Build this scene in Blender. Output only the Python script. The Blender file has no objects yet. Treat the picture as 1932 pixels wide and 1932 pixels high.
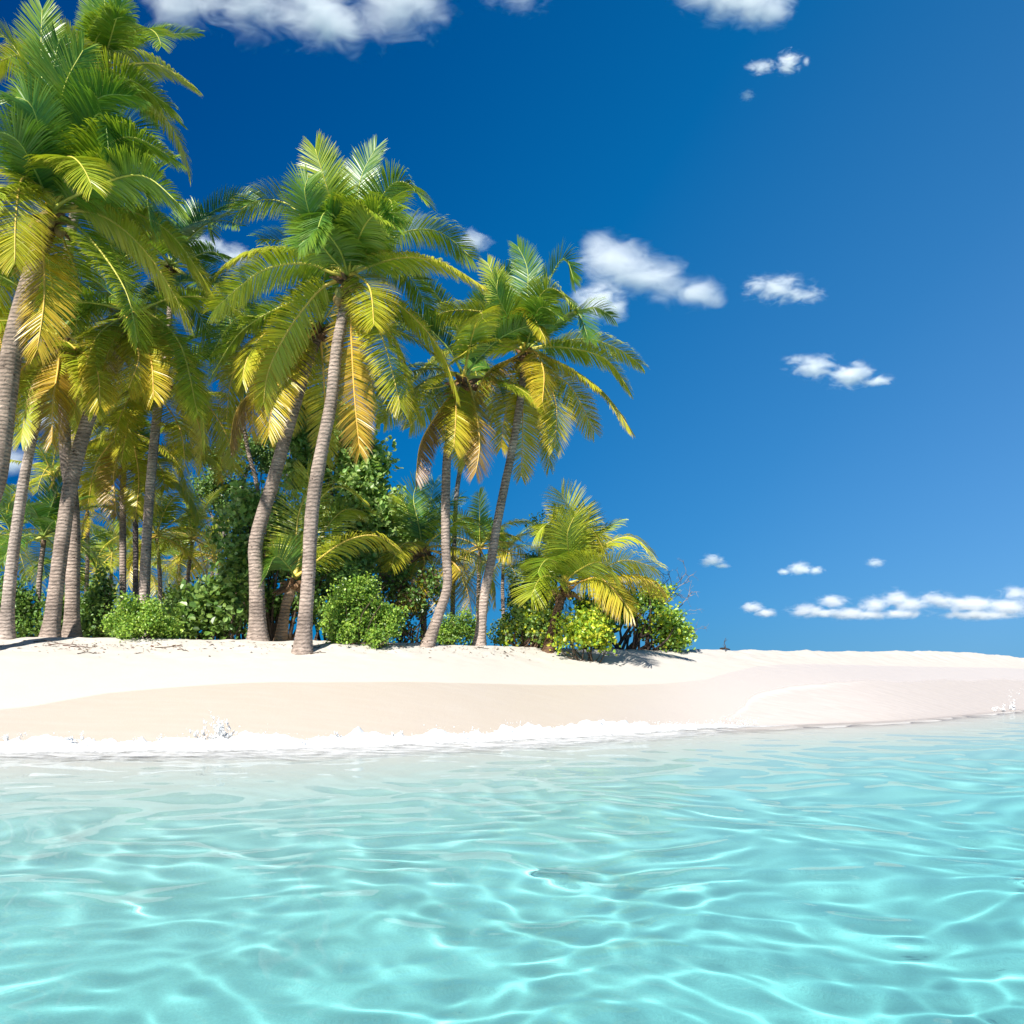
import bpy, bmesh, math
import numpy as np
from mathutils import Vector

# ------------------------------------------------------------------ camera, sky, sun, exposure
S = bpy.context.scene
C = S.collection
FPX = 1673.0            # focal length in pixels of a 1932 px wide view
HY = 1265.0             # horizon row in that view
CAMH = 1.5
SUN_EL, SUN_AZ = 40.0, 207.0   # azimuth measured from +Y towards +X: the sun stands behind the camera to the left

cam = bpy.data.cameras.new('camera'); camo = bpy.data.objects.new('camera', cam); C.objects.link(camo)
camo.location = (0, 0, CAMH); camo.rotation_euler = (math.radians(90), 0, 0)
cam.sensor_width = 36; cam.sensor_height = 36; cam.lens = 18 * FPX / 966.0
cam.shift_y = (HY - 966.0) / 1932.0
cam.clip_start = 0.05; cam.clip_end = 40000
S.camera = camo

W = bpy.data.worlds.new('World'); S.world = W; W.use_nodes = True
wt = W.node_tree; bg = wt.nodes['Background']; bg.inputs['Strength'].default_value = 0.1
sky = wt.nodes.new('ShaderNodeTexSky'); sky.sky_type = 'NISHITA'; sky.sun_disc = False
sky.sun_elevation = math.radians(SUN_EL); sky.sun_rotation = math.radians(SUN_AZ)
sky.altitude = 0; sky.air_density = 1.0; sky.dust_density = 0.2; sky.ozone_density = 3.0
# a deeper, polarised tropical blue: gamma, then a tint that turns with the direction in the sky
def wn(t): return wt.nodes.new(t)
gam = wn('ShaderNodeGamma'); gam.inputs[1].default_value = 0.35
wt.links.new(sky.outputs[0], gam.inputs[0])
tint = wn('ShaderNodeMix'); tint.data_type = 'RGBA'; tint.blend_type = 'MULTIPLY'; tint.inputs[0].default_value = 1
wt.links.new(gam.outputs[0], tint.inputs[6])
tc = wn('ShaderNodeTexCoord'); sx = wn('ShaderNodeSeparateXYZ'); wt.links.new(tc.outputs['Generated'], sx.inputs[0])
rampx = wn('ShaderNodeValToRGB'); cr = rampx.color_ramp
SKYRAMP = [(0.0, (0.0, .185, .76)), (0.30, (0.0, .43, 1.2)), (0.5, (0.01, .62, 1.48)), (0.75, (.16, .83, 1.72)), (1.0, (.40, 1.08, 2.0))]
cr.elements[0].position = 0; cr.elements[0].color = SKYRAMP[0][1] + (1,); cr.elements[1].position = 1; cr.elements[1].color = SKYRAMP[-1][1] + (1,)
for q_, c_ in SKYRAMP[1:-1]:
    e = cr.elements.new(q_); e.color = c_ + (1,)
mr = wn('ShaderNodeMath'); mr.operation = 'MULTIPLY_ADD'; mr.inputs[1].default_value = 0.72; mr.inputs[2].default_value = 0.68
mz = wn('ShaderNodeMath'); mz.operation = 'MULTIPLY_ADD'; mz.inputs[1].default_value = -0.58
wt.links.new(sx.outputs[0], mr.inputs[0]); wt.links.new(sx.outputs[2], mz.inputs[0]); wt.links.new(mr.outputs[0], mz.inputs[2])
wt.links.new(mz.outputs[0], rampx.inputs[0]); wt.links.new(rampx.outputs[0], tint.inputs[7])
wt.links.new(tint.outputs[2], bg.inputs['Color'])

sun = bpy.data.lights.new('sun', 'SUN'); sun.energy = 5.0; sun.angle = math.radians(0.5); sun.color = (1.0, 0.955, 0.88)
suno = bpy.data.objects.new('sun', sun); C.objects.link(suno)
_d = Vector((math.sin(math.radians(SUN_AZ)) * math.cos(math.radians(SUN_EL)), math.cos(math.radians(SUN_AZ)) * math.cos(math.radians(SUN_EL)), math.sin(math.radians(SUN_EL))))
suno.rotation_euler = _d.to_track_quat('Z', 'Y').to_euler(); suno.location = (-20, -20, 40)
sun.cycles.is_caustics_light = True

S.view_settings.view_transform = 'Standard'; S.view_settings.look = 'None'
S.view_settings.exposure = 0.9; S.view_settings.gamma = 1.0
cy = S.cycles
cy.max_bounces = 10; cy.diffuse_bounces = 3; cy.glossy_bounces = 3; cy.transmission_bounces = 6; cy.transparent_max_bounces = 12
cy.volume_bounces = 8; cy.use_denoising = True; cy.sample_clamp_indirect = 6.0
cy.volume_step_rate = 0.7

# ------------------------------------------------------------------ helpers
def tag(o, label=None, cat=None, group=None, kind=None):
    if label: o['label'] = label
    if cat: o['category'] = cat
    if group: o['group'] = group
    if kind: o['kind'] = kind
    return o

def P(px, py, d):
    """a point of the place seen at (px, py) of the 1932 px view, d metres ahead"""
    return np.array([(px - 966.0) / FPX * d, d, CAMH + (HY - py) / FPX * d])

def unit(v):
    return v / np.maximum(np.linalg.norm(v, axis=-1, keepdims=True), 1e-9)

class MB:
    def __init__(s): s.v = []; s.f = []; s.c = []; s.n = 0
    def add(s, V, F, col=None):
        V = np.asarray(V, float).reshape(-1, 3)
        if len(V) == 0: return
        s.v.append(V); s.f += [tuple(int(i) + s.n for i in q) for q in F]
        if col is None: col = (1, 1, 1)
        c = np.asarray(col, float)
        s.c.append(np.broadcast_to(c, V.shape) if c.ndim == 1 else c)
        s.n += len(V)
    def addq(s, V, F, col=None):   # F: numpy (n,k)
        s.add(V, np.asarray(F).tolist(), col)
    def build(s, name, mat, parent=None, base=None, smooth=True):
        V = np.concatenate(s.v); Cc = np.concatenate(s.c)
        if base is not None: V = V - np.asarray(base)
        me = bpy.data.meshes.new(name); me.from_pydata(V.tolist(), [], s.f)
        a = me.attributes.new('Col', 'FLOAT_COLOR', 'POINT')
        a.data.foreach_set('color', np.concatenate([Cc, np.ones((len(Cc), 1))], 1).astype(np.float32).ravel())
        if smooth: me.polygons.foreach_set('use_smooth', np.ones(len(me.polygons), bool))
        me.materials.append(mat); me.update()
        o = bpy.data.objects.new(name, me); C.objects.link(o)
        if parent is not None: o.parent = parent
        return o

def empty(name, loc, label, cat, group=None, kind=None):
    o = bpy.data.objects.new(name, None); C.objects.link(o); o.location = loc; o.empty_display_size = 0.3
    return tag(o, label, cat, group, kind)

def catmull(pts, n):
    pts = np.asarray(pts, float)
    if len(pts) == 2: pts = np.array([pts[0], (pts[0] + pts[1]) / 2, pts[1]])
    q = np.vstack([2 * pts[0] - pts[1], pts, 2 * pts[-1] - pts[-2]])
    out = []
    m = len(pts) - 1
    for u in np.linspace(0, m, n):
        i = min(int(u), m - 1); t = u - i
        a, b, c, d = q[i], q[i + 1], q[i + 2], q[i + 3]
        out.append(0.5 * (2 * b + (c - a) * t + (2 * a - 5 * b + 4 * c - d) * t * t + (3 * b - a - 3 * c + d) * t ** 3))
    return np.array(out)

def resample(pts, n):
    seg = np.linalg.norm(np.diff(pts, axis=0), axis=1); L = np.concatenate([[0], np.cumsum(seg)])
    t = np.linspace(0, L[-1], n)
    return np.stack([np.interp(t, L, pts[:, k]) for k in range(3)], 1), L[-1]

def tube(mb, pts, radii, seg=6, col=(1, 1, 1), cap=True):
    pts = np.asarray(pts, float); n = len(pts); radii = np.broadcast_to(np.asarray(radii, float), (n,))
    T = unit(np.gradient(pts, axis=0))
    ref = np.array([0.0, 1.0, 0.13]); A = unit(np.cross(T, ref)); B = np.cross(T, A)
    th = np.linspace(0, 2 * math.pi, seg, endpoint=False)
    V = pts[:, None] + radii[:, None, None] * (np.cos(th)[None, :, None] * A[:, None] + np.sin(th)[None, :, None] * B[:, None])
    i = np.arange(n * seg).reshape(n, seg); j = np.roll(i, -1, 1)
    F = np.stack([i[:-1], j[:-1], j[1:], i[1:]], -1).reshape(-1, 4).tolist()
    if cap: F += [i[0][::-1].tolist(), i[-1].tolist()]
    c = np.asarray(col, float)
    if c.ndim == 2: c = np.repeat(c, seg, 0)
    mb.add(V, F, c)

def vnoise(x, y, seed=0):
    """smooth value noise in 2-D, numpy, 0..1"""
    def h(i, j):
        a = np.sin(i * 127.1 + j * 311.7 + seed * 74.7) * 43758.5453
        return a - np.floor(a)
    x = np.asarray(x, float); y = np.asarray(y, float)
    i = np.floor(x); j = np.floor(y); u = x - i; v = y - j
    u = u * u * (3 - 2 * u); v = v * v * (3 - 2 * v)
    return (h(i, j) * (1 - u) + h(i + 1, j) * u) * (1 - v) + (h(i, j + 1) * (1 - u) + h(i + 1, j + 1) * u) * v

def fbm(x, y, seed=0, o=4):
    r = 0; a = 0.5
    for k in range(o):
        r = r + a * vnoise(x * 2 ** k, y * 2 ** k, seed + k * 3); a *= 0.5
    return r / (1 - 0.5 ** o)

def smooth(a, b, x):
    t = np.clip((x - a) / (b - a), 0, 1); return t * t * (3 - 2 * t)

# ------------------------------------------------------------------ materials
def newmat(name):
    m = bpy.data.materials.new(name); m.use_nodes = True
    t = m.node_tree
    for n in list(t.nodes):
        if n.type != 'OUTPUT_MATERIAL': t.nodes.remove(n)
    return m, t, t.nodes['Material Output']

def nd(t, typ, **kw):
    n = t.nodes.new(typ)
    for k, v in kw.items(): setattr(n, k, v)
    return n

def mathn(t, op, a, b=None, c=None):
    n = t.nodes.new('ShaderNodeMath'); n.operation = op
    for k, v in enumerate((a, b, c)):
        if v is None: continue
        if isinstance(v, (int, float)): n.inputs[k].default_value = v
        else: t.links.new(v, n.inputs[k])
    return n.outputs[0]

def mixc(t, f, a, b, mode='MIX'):
    n = t.nodes.new('ShaderNodeMix'); n.data_type = 'RGBA'; n.blend_type = mode
    for k, v in ((0, f), (6, a), (7, b)):
        if isinstance(v, (int, float)): n.inputs[k].default_value = v
        elif isinstance(v, tuple): n.inputs[k].default_value = v if len(v) == 4 else v + (1,)
        else: t.links.new(v, n.inputs[k])
    return n.outputs[2]

def leaf_material(name, trans=0.35, rough=0.42, spec=0.35, tr_tint=(1.25, 1.2, 0.6)):
    m, t, out = newmat(name)
    at = nd(t, 'ShaderNodeAttribute', attribute_name='Col')
    b = nd(t, 'ShaderNodeBsdfPrincipled'); b.inputs['Roughness'].default_value = rough
    b.inputs['Specular IOR Level'].default_value = spec
    t.links.new(at.outputs['Color'], b.inputs['Base Color'])
    tr = nd(t, 'ShaderNodeBsdfTranslucent')
    t.links.new(mixc(t, 1.0, at.outputs['Color'], tr_tint, 'MULTIPLY'), tr.inputs['Color'])
    mx = nd(t, 'ShaderNodeMixShader'); mx.inputs[0].default_value = trans
    t.links.new(b.outputs[0], mx.inputs[1]); t.links.new(tr.outputs[0], mx.inputs[2]); t.links.new(mx.outputs[0], out.inputs[0])
    return m

M_FROND = leaf_material('palm_leaflet', 0.27, 0.36, 0.5)
M_LEAF = leaf_material('broad_leaf', 0.35, 0.38, 0.45)

def bark_material(name, ring=True):
    m, t, out = newmat(name)
    at = nd(t, 'ShaderNodeAttribute', attribute_name='Col')
    tcn = nd(t, 'ShaderNodeTexCoord')
    mp = nd(t, 'ShaderNodeMapping'); mp.inputs['Scale'].default_value = (1, 1, 2.4) if ring else (1, 1, .6)
    t.links.new(tcn.outputs['Object'], mp.inputs[0])
    n1 = nd(t, 'ShaderNodeTexNoise'); n1.inputs['Scale'].default_value = 7; n1.inputs['Detail'].default_value = 7; n1.inputs['Roughness'].default_value = .7
    t.links.new(mp.outputs[0], n1.inputs['Vector'])
    v1 = nd(t, 'ShaderNodeTexVoronoi'); v1.inputs['Scale'].default_value = 5.0
    t.links.new(tcn.outputs['Object'], v1.inputs['Vector'])
    hole = nd(t, 'ShaderNodeMapRange'); hole.inputs[1].default_value = .07; hole.inputs[2].default_value = .13; hole.clamp = True
    t.links.new(v1.outputs['Distance'], hole.inputs[0])
    r = nd(t, 'ShaderNodeMapRange'); r.inputs[1].default_value = .3; r.inputs[2].default_value = .72; r.inputs[3].default_value = .42; r.inputs[4].default_value = 1.3
    t.links.new(n1.outputs['Fac'], r.inputs[0])
    col = mixc(t, 1.0, at.outputs['Color'], r.outputs[0], 'MULTIPLY')
    col = mixc(t, hole.outputs[0], mixc(t, 1.0, col, (.35, .3, .28), 'MULTIPLY'), col)
    n2 = nd(t, 'ShaderNodeTexNoise'); n2.inputs['Scale'].default_value = 1.7; n2.inputs['Detail'].default_value = 5; t.links.new(tcn.outputs['Object'], n2.inputs['Vector'])
    r2 = nd(t, 'ShaderNodeMapRange'); r2.inputs[1].default_value = .35; r2.inputs[2].default_value = .65; r2.inputs[3].default_value = .7; r2.inputs[4].default_value = 1.18; t.links.new(n2.outputs['Fac'], r2.inputs[0])
    col = mixc(t, 1.0, col, r2.outputs[0], 'MULTIPLY')
    b = nd(t, 'ShaderNodeBsdfPrincipled'); b.inputs['Roughness'].default_value = .9; b.inputs['Specular IOR Level'].default_value = .15
    t.links.new(col, b.inputs['Base Color'])
    w = nd(t, 'ShaderNodeTexWave', wave_type='BANDS', bands_direction='Z'); w.inputs['Scale'].default_value = 3.2
    w.inputs['Distortion'].default_value = 3.0; w.inputs['Detail'].default_value = 3; w.inputs['Detail Scale'].default_value = 2
    t.links.new(tcn.outputs['Object'], w.inputs['Vector'])
    h = mathn(t, 'ADD', mathn(t, 'MULTIPLY', w.outputs['Fac'], .4 if ring else 0), n1.outputs['Fac'])
    h = mathn(t, 'ADD', h, mathn(t, 'MULTIPLY', hole.outputs[0], .5))
    bp = nd(t, 'ShaderNodeBump'); bp.inputs['Strength'].default_value = 1.0; bp.inputs['Distance'].default_value = .05
    t.links.new(h, bp.inputs['Height']); t.links.new(bp.outputs[0], b.inputs['Normal'])
    t.links.new(b.outputs[0], out.inputs[0])
    return m
M_BARK = bark_material('palm_bark'); M_WOOD = bark_material('shrub_wood', False)

def plain(name, col_attr=True, rough=.7, spec=.2):
    m, t, out = newmat(name)
    at = nd(t, 'ShaderNodeAttribute', attribute_name='Col')
    b = nd(t, 'ShaderNodeBsdfPrincipled'); b.inputs['Roughness'].default_value = rough; b.inputs['Specular IOR Level'].default_value = spec
    n1 = nd(t, 'ShaderNodeTexNoise'); n1.inputs['Scale'].default_value = 25; n1.inputs['Detail'].default_value = 4
    r = nd(t, 'ShaderNodeMapRange'); r.inputs[1].default_value = .3; r.inputs[2].default_value = .7; r.inputs[3].default_value = .75; r.inputs[4].default_value = 1.2
    t.links.new(n1.outputs['Fac'], r.inputs[0])
    t.links.new(mixc(t, 1.0, at.outputs['Color'], r.outputs[0], 'MULTIPLY'), b.inputs['Base Color']); t.links.new(b.outputs[0], out.inputs[0])
    return m
M_RIB = plain('frond_midrib', rough=.45, spec=.4); M_FIBRE = plain('dry_fibre', rough=.9, spec=.1); M_NUT = plain('coconut_husk', rough=.5, spec=.35)

# ------------------------------------------------------------------ the lie of the land
def at_d(px, d): return ((px - 966.0) / FPX * d, d)
_sh = [(-300, 1425), (0, 1418), (200, 1418), (400, 1416), (700, 1408), (966, 1397), (1150, 1387), (1300, 1376), (1500, 1369), (1700, 1361), (1932, 1338)]
SHX = [-400, -60]; SHY = [0, 12.5]
for px, py in _sh:
    d = CAMH * FPX / (py - HY); x, y = at_d(px, d); SHX.append(x); SHY.append(y)
SHX += [30, 60, 400]; SHY += [44, 80, 500]
_cr = [(-300, 1200, 24), (0, 1203, 24), (200, 1203, 24.3), (400, 1207, 24.3), (600, 1210, 24), (800, 1214, 25), (900, 1218, 26), (1000, 1222.5, 27.5),
       (1150, 1225, 29), (1300, 1226, 31), (1500, 1228, 35), (1700, 1229, 40), (1820, 1230.5, 43.5), (1870, 1234, 45), (1932, 1243, 47), (2050, 1262, 52)]
CRX = [-400, -60]; CRY = [24, 24]; CRZ = [2.4, 2.4]
for px, py, d in _cr:
    p = P(px, py, d); CRX.append(p[0]); CRY.append(d); CRZ.append(p[2])
CRX += [60, 400]; CRY += [95, 560]; CRZ += [0.8, 0.5]

def _soft(tx, tys, width):
    xs = np.concatenate([[-400], np.arange(-58, 60, .25), [400]]); k = np.exp(-np.linspace(-2, 2, 33) ** 2 * 1.2); k /= k.sum()
    out = []
    for ty in tys:
        g = np.arange(-58 - width * 2, 60 + width * 2, .25); v = np.interp(g, tx, ty)
        kk = np.interp(np.linspace(0, 32, int(width / .25) * 2 + 1), np.arange(33), k); kk /= kk.sum()
        w = np.convolve(v, kk, 'same'); w = np.interp(xs, g, w); w[0], w[-1] = ty[0], ty[-1]; out.append(w)
    return xs, out
SHX, (SHY,) = _soft(SHX, [SHY], 3.0)
CRX, (CRY, CRZ) = _soft(CRX, [CRY, CRZ], 2.5)

def ground(x, y):
    x = np.asarray(x, float); y = np.asarray(y, float)
    ys = np.interp(x, SHX, SHY); yc = np.interp(x, CRX, CRY); zc = np.interp(x, CRX, CRZ)
    t = y - ys; w = np.maximum(yc - ys, 2.0); s = t / w
    ta = np.maximum(-t, 0)
    dep = np.where(t < 0, 0.02 - .02 * np.minimum(ta, 3) - 1.08 * (1 - np.exp(-.0066 * ta ** 2 / 1.08)) - .03 * np.clip(ta - 30, 0, 100), 0)
    sc = np.clip(s, 0, 1)
    prof = sc + 0.06 * np.sin(math.pi * sc)
    up = 0.02 + (zc - 0.02) * prof
    back = zc - 0.006 * np.maximum(t - w, 0) - 0.05 * np.maximum(t - w - 60, 0)
    back = np.maximum(back, -4)
    z = np.where(t < 0, dep, np.where(s < 1, up, back))
    # small dunes, footprints and wind-blown lumps on the dry upper beach
    lump = (fbm(x * 1.1, y * 1.1, 3) - .5) * .16 * smooth(.62, .95, s) * smooth(1.6, 1.0, s)
    foot = (fbm(x * 3.3, y * 3.3, 9, 3) - .5) * .075 * smooth(.5, .9, s) * smooth(1.6, 1.0, s)
    rip = (fbm(x * .8, y * 2.2, 5) - .5) * .05 * smooth(-.2, -1.5, t)
    return z + lump + foot + rip

def hit(px, py):
    dx = (px - 966.0) / FPX; dz = (HY - py) / FPX
    d = np.linspace(3, 60, 2400)
    g = ground(dx * d, d) - (CAMH + dz * d)
    i = np.argmax(g > 0)
    if g[i] <= 0: i = -1
    return np.array([dx * d[i], d[i], float(ground(dx * d[i], d[i]))])

def edge(tab):
    q = np.array([hit(px, py) for px, py in tab]); o = np.argsort(q[:, 0]); q = q[o]
    return q[:, 0], q[:, 1]
WX, WY = edge([(-200, 1345), (0, 1339), (60, 1333), (120, 1322), (200, 1308), (300, 1299), (420, 1291), (600, 1288), (700, 1287), (850, 1289), (1000, 1292), (1150, 1293), (1250, 1290), (1330, 1282), (1380, 1268), (1430, 1257), (1500, 1253), (1600, 1254), (1700, 1257), (1800, 1259), (1932, 1262)])
FX, FY = edge([(1255, 1392), (1300, 1375), (1350, 1362), (1385, 1347), (1403, 1332), (1410, 1318), (1425, 1305), (1460, 1294), (1520, 1287), (1600, 1284), (1700, 1283), (1800, 1281), (1932, 1279)])

# sand: one sheet from the far sea bed over the island
gx = np.concatenate([[-9000, -2000, -500, -200, -100], np.linspace(-60, -17, 44), np.arange(-16.8, 30, .125), np.linspace(30.5, 90, 60), [130, 250, 600, 2000, 9000]])
tu = np.concatenate([[-9000, -2000, -500, -200, -90, -60, -45, -36], np.arange(-30, 0, .16)])
su = np.linspace(0, 1.0, 120)
bu = np.concatenate([np.arange(.1, 8, .2), np.arange(8, 80, 2.5), [120, 300, 1000, 4000]])
ysx = np.interp(gx, SHX, SHY); wx = np.maximum(np.interp(gx, CRX, CRY) - ysx, 2)
rows = [ysx + t for t in tu] + [ysx + wx * s for s in su] + [ysx + wx + b for b in bu]
GY = np.array(rows); GX = np.broadcast_to(gx, GY.shape)
GZ = ground(GX, GY)
n, m = GY.shape
idx = np.arange(n * m).reshape(n, m)
GF = np.stack([idx[:-1, :-1], idx[:-1, 1:], idx[1:, 1:], idx[1:, :-1]], -1).reshape(-1, 4)
mb = MB(); mb.addq(np.stack([GX, GY, GZ], -1), GF)

sandm, t, out = newmat('coral_sand')
aw = nd(t, 'ShaderNodeAttribute', attribute_name='wet'); ap = nd(t, 'ShaderNodeAttribute', attribute_name='pink')
tcn = nd(t, 'ShaderNodeTexCoord')
nz = nd(t, 'ShaderNodeTexNoise'); nz.inputs['Scale'].default_value = 1.3; nz.inputs['Detail'].default_value = 8; nz.inputs['Roughness'].default_value = .65
t.links.new(tcn.outputs['Object'], nz.inputs['Vector'])
ng = nd(t, 'ShaderNodeTexNoise'); ng.inputs['Scale'].default_value = 55; ng.inputs['Detail'].default_value = 5; ng.inputs['Roughness'].default_value = .75
t.links.new(tcn.outputs['Object'], ng.inputs['Vector'])
mps = nd(t, 'ShaderNodeMapping'); mps.inputs['Scale'].default_value = (.55, 4.5, 1); mps.inputs['Rotation'].default_value = (0, 0, -.15); t.links.new(tcn.outputs['Object'], mps.inputs[0])
ns = nd(t, 'ShaderNodeTexNoise'); ns.inputs['Scale'].default_value = 1.6; ns.inputs['Detail'].default_value = 6; t.links.new(mps.outputs[0], ns.inputs['Vector'])
wetf = nd(t, 'ShaderNodeMapRange'); wetf.inputs[1].default_value = .3; wetf.inputs[2].default_value = .7
t.links.new(mathn(t, 'ADD', aw.outputs['Fac'], mathn(t, 'MULTIPLY', mathn(t, 'SUBTRACT', nz.outputs['Fac'], .5), .25)), wetf.inputs[0])
dry = mixc(t, nz.outputs['Fac'], (.485, .448, .398), (.52, .486, .437))
au = nd(t, 'ShaderNodeAttribute', attribute_name='sub')
dry = mixc(t, au.outputs['Fac'], dry, (.70, .69, .655))
wetc = mixc(t, ap.outputs['Fac'], (.47, .41, .345), (.535, .478, .432))
wetc = mixc(t, mathn(t, 'MULTIPLY', mathn(t, 'SUBTRACT', ns.outputs['Fac'], .42), 1.1), wetc, (.51, .465, .415))
sc = mixc(t, wetf.outputs[0], dry, wetc)
gr = nd(t, 'ShaderNodeMapRange'); gr.inputs[1].default_value = .25; gr.inputs[2].default_value = .75; gr.inputs[3].default_value = .88; gr.inputs[4].default_value = 1.1
t.links.new(ng.outputs['Fac'], gr.inputs[0])
sc = mixc(t, 1.0, sc, gr.outputs[0], 'MULTIPLY')
b = nd(t, 'ShaderNodeBsdfPrincipled'); t.links.new(sc, b.inputs['Base Color'])
rr = nd(t, 'ShaderNodeMapRange'); rr.inputs[3].default_value = .95; rr.inputs[4].default_value = .45; t.links.new(wetf.outputs[0], rr.inputs[0]); t.links.new(rr.outputs[0], b.inputs['Roughness'])
sp = nd(t, 'ShaderNodeMapRange'); sp.inputs[3].default_value = .05; sp.inputs[4].default_value = .35; t.links.new(wetf.outputs[0], sp.inputs[0]); t.links.new(sp.outputs[0], b.inputs['Specular IOR Level'])
bp = nd(t, 'ShaderNodeBump'); bp.inputs['Strength'].default_value = .35; bp.inputs['Distance'].default_value = .02
t.links.new(mathn(t, 'ADD', ng.outputs['Fac'], mathn(t, 'MULTIPLY', nz.outputs['Fac'], 2)), bp.inputs['Height']); t.links.new(bp.outputs[0], b.inputs['Normal'])
t.links.new(b.outputs[0], out.inputs[0])
sand = mb.build('sand', sandm); tag(sand, 'white coral sand beach with a wet tan band', 'beach', kind='structure')
yw = np.interp(GX, WX, WY); wet = smooth(.12, -.12, GY - yw) ; wet = np.where(GY < np.interp(GX, SHX, SHY) + .1, smooth(-.9, .1, GY - np.interp(GX, SHX, SHY)), wet)
a = sand.data.attributes.new('wet', 'FLOAT', 'POINT'); a.data.foreach_set('value', wet.astype(np.float32).ravel())
a = sand.data.attributes.new('pink', 'FLOAT', 'POINT'); a.data.foreach_set('value', smooth(0, 8, GX).astype(np.float32).ravel())
a = sand.data.attributes.new('sub', 'FLOAT', 'POINT'); a.data.foreach_set('value', smooth(.1, -1.2, GY - np.interp(GX, SHX, SHY)).astype(np.float32).ravel())
sand.cycles.is_caustics_receiver = True

# ------------------------------------------------------------------ the sea
rng = np.random.default_rng(44)
ang = np.concatenate([np.linspace(-math.pi, -.95, 26)[:-1], np.linspace(-.95, .95, 560), np.linspace(.95, math.pi, 26)[1:]])
rad = np.concatenate([np.exp(np.arange(math.log(1.4), math.log(60), .0058)), np.geomspace(61, 12000, 60)])
A, R = np.meshgrid(ang, rad); X = R * np.sin(A); Y = R * np.cos(A); Z = 0 * X
DEP = np.clip(-ground(X, Y), 0, 4)
# domain warp gives the swirling, eye-shaped cells
WXx = X.copy(); WYy = Y.copy()
for i in range(7):
    k1, k2, p1, p2 = rng.uniform(.8, 3.2), rng.uniform(.8, 3.2), rng.uniform(0, 6.28), rng.uniform(0, 6.28)
    sgn = 1 if rng.random() < .5 else -1
    WXx += .14 / k1 * np.sin(k1 * (.5 * X + sgn * .87 * Y) + p1); WYy += .14 / k2 * np.sin(k2 * (.87 * X - sgn * .5 * Y) + p2)
AMP = 1 + .13 * (np.sin(X * .9 + 1) + np.sin(Y * 1.1 + X * .4) + np.sin(X * .5 - Y * .7 + 2))
for i in range(90):
    lam = math.exp(rng.normal(math.log(.72), .5)); k = 2 * math.pi / lam; th = rng.normal(1.35, 1.1)
    amp = .00188 * lam ** 1.15
    step = np.maximum(R * .0058, R * .0034)
    fade = smooth(3.0, 9.0, lam / step)
    Z += amp * fade * np.sin(k * (WXx * math.cos(th) + WYy * math.sin(th)) + rng.uniform(0, 6.28))
for i in range(46):      # short crossing ripples on top
    lam = math.exp(rng.normal(math.log(.27), .25)); k = 2 * math.pi / lam; th = rng.normal(1.35, 1.2)
    fade = smooth(3.0, 9.0, lam / np.maximum(R * .0058, R * .0034))
    Z += .00085 * lam * fade * np.sin(k * (WXx * math.cos(th) + WYy * math.sin(th)) + rng.uniform(0, 6.28))
Z *= (.45 + .55 * smooth(.0, .7, DEP)) * AMP
n, m = X.shape; idx = np.arange(n * m).reshape(n, m)
WF = np.stack([idx[:-1, :-1], idx[:-1, 1:], idx[1:, 1:], idx[1:, :-1]], -1).reshape(-1, 4).tolist()
WF.append(idx[0][::-1].tolist()[:-1])
mb = MB(); mb.add(np.stack([X, Y, Z], -1), WF)
wm, t, out = newmat('clear_sea_water')
ad = nd(t, 'ShaderNodeAttribute', attribute_name='depth')
cc = nd(t, 'ShaderNodeCombineColor')
for k, base_ in enumerate((.45, .91, .93)):
    t.links.new(mathn(t, 'POWER', base_, ad.outputs['Fac']), cc.inputs[k])
re = nd(t, 'ShaderNodeBsdfRefraction'); re.inputs['IOR'].default_value = 1.33; re.inputs['Roughness'].default_value = 0
t.links.new(cc.outputs[0], re.inputs['Color'])
gl = nd(t, 'ShaderNodeBsdfGlossy'); gl.inputs['Roughness'].default_value = .02
fr = nd(t, 'ShaderNodeFresnel'); fr.inputs[0].default_value = 1.33
mx = nd(t, 'ShaderNodeMixShader'); t.links.new(mathn(t, 'MULTIPLY', fr.outputs[0], .5), mx.inputs[0]); t.links.new(re.outputs[0], mx.inputs[1]); t.links.new(gl.outputs[0], mx.inputs[2])
milk = nd(t, 'ShaderNodeBsdfDiffuse'); mk = nd(t, 'ShaderNodeMixShader')   # suspended fine sand
t.links.new(mathn(t, 'MINIMUM', mathn(t, 'MULTIPLY', ad.outputs['Fac'], .14), .09), mk.inputs[0]); milk.inputs['Color'].default_value = (.36, .78, .78, 1)
t.links.new(mx.outputs[0], mk.inputs[1]); t.links.new(milk.outputs[0], mk.inputs[2]); t.links.new(mk.outputs[0], out.inputs[0])
sea = mb.build('sea_water', wm); tag(sea, 'clear turquoise sea over pale sand', 'sea', kind='structure')
a = sea.data.attributes.new('depth', 'FLOAT', 'POINT'); a.data.foreach_set('value', DEP.astype(np.float32).ravel())
sea.cycles.is_caustics_caster = True

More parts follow.
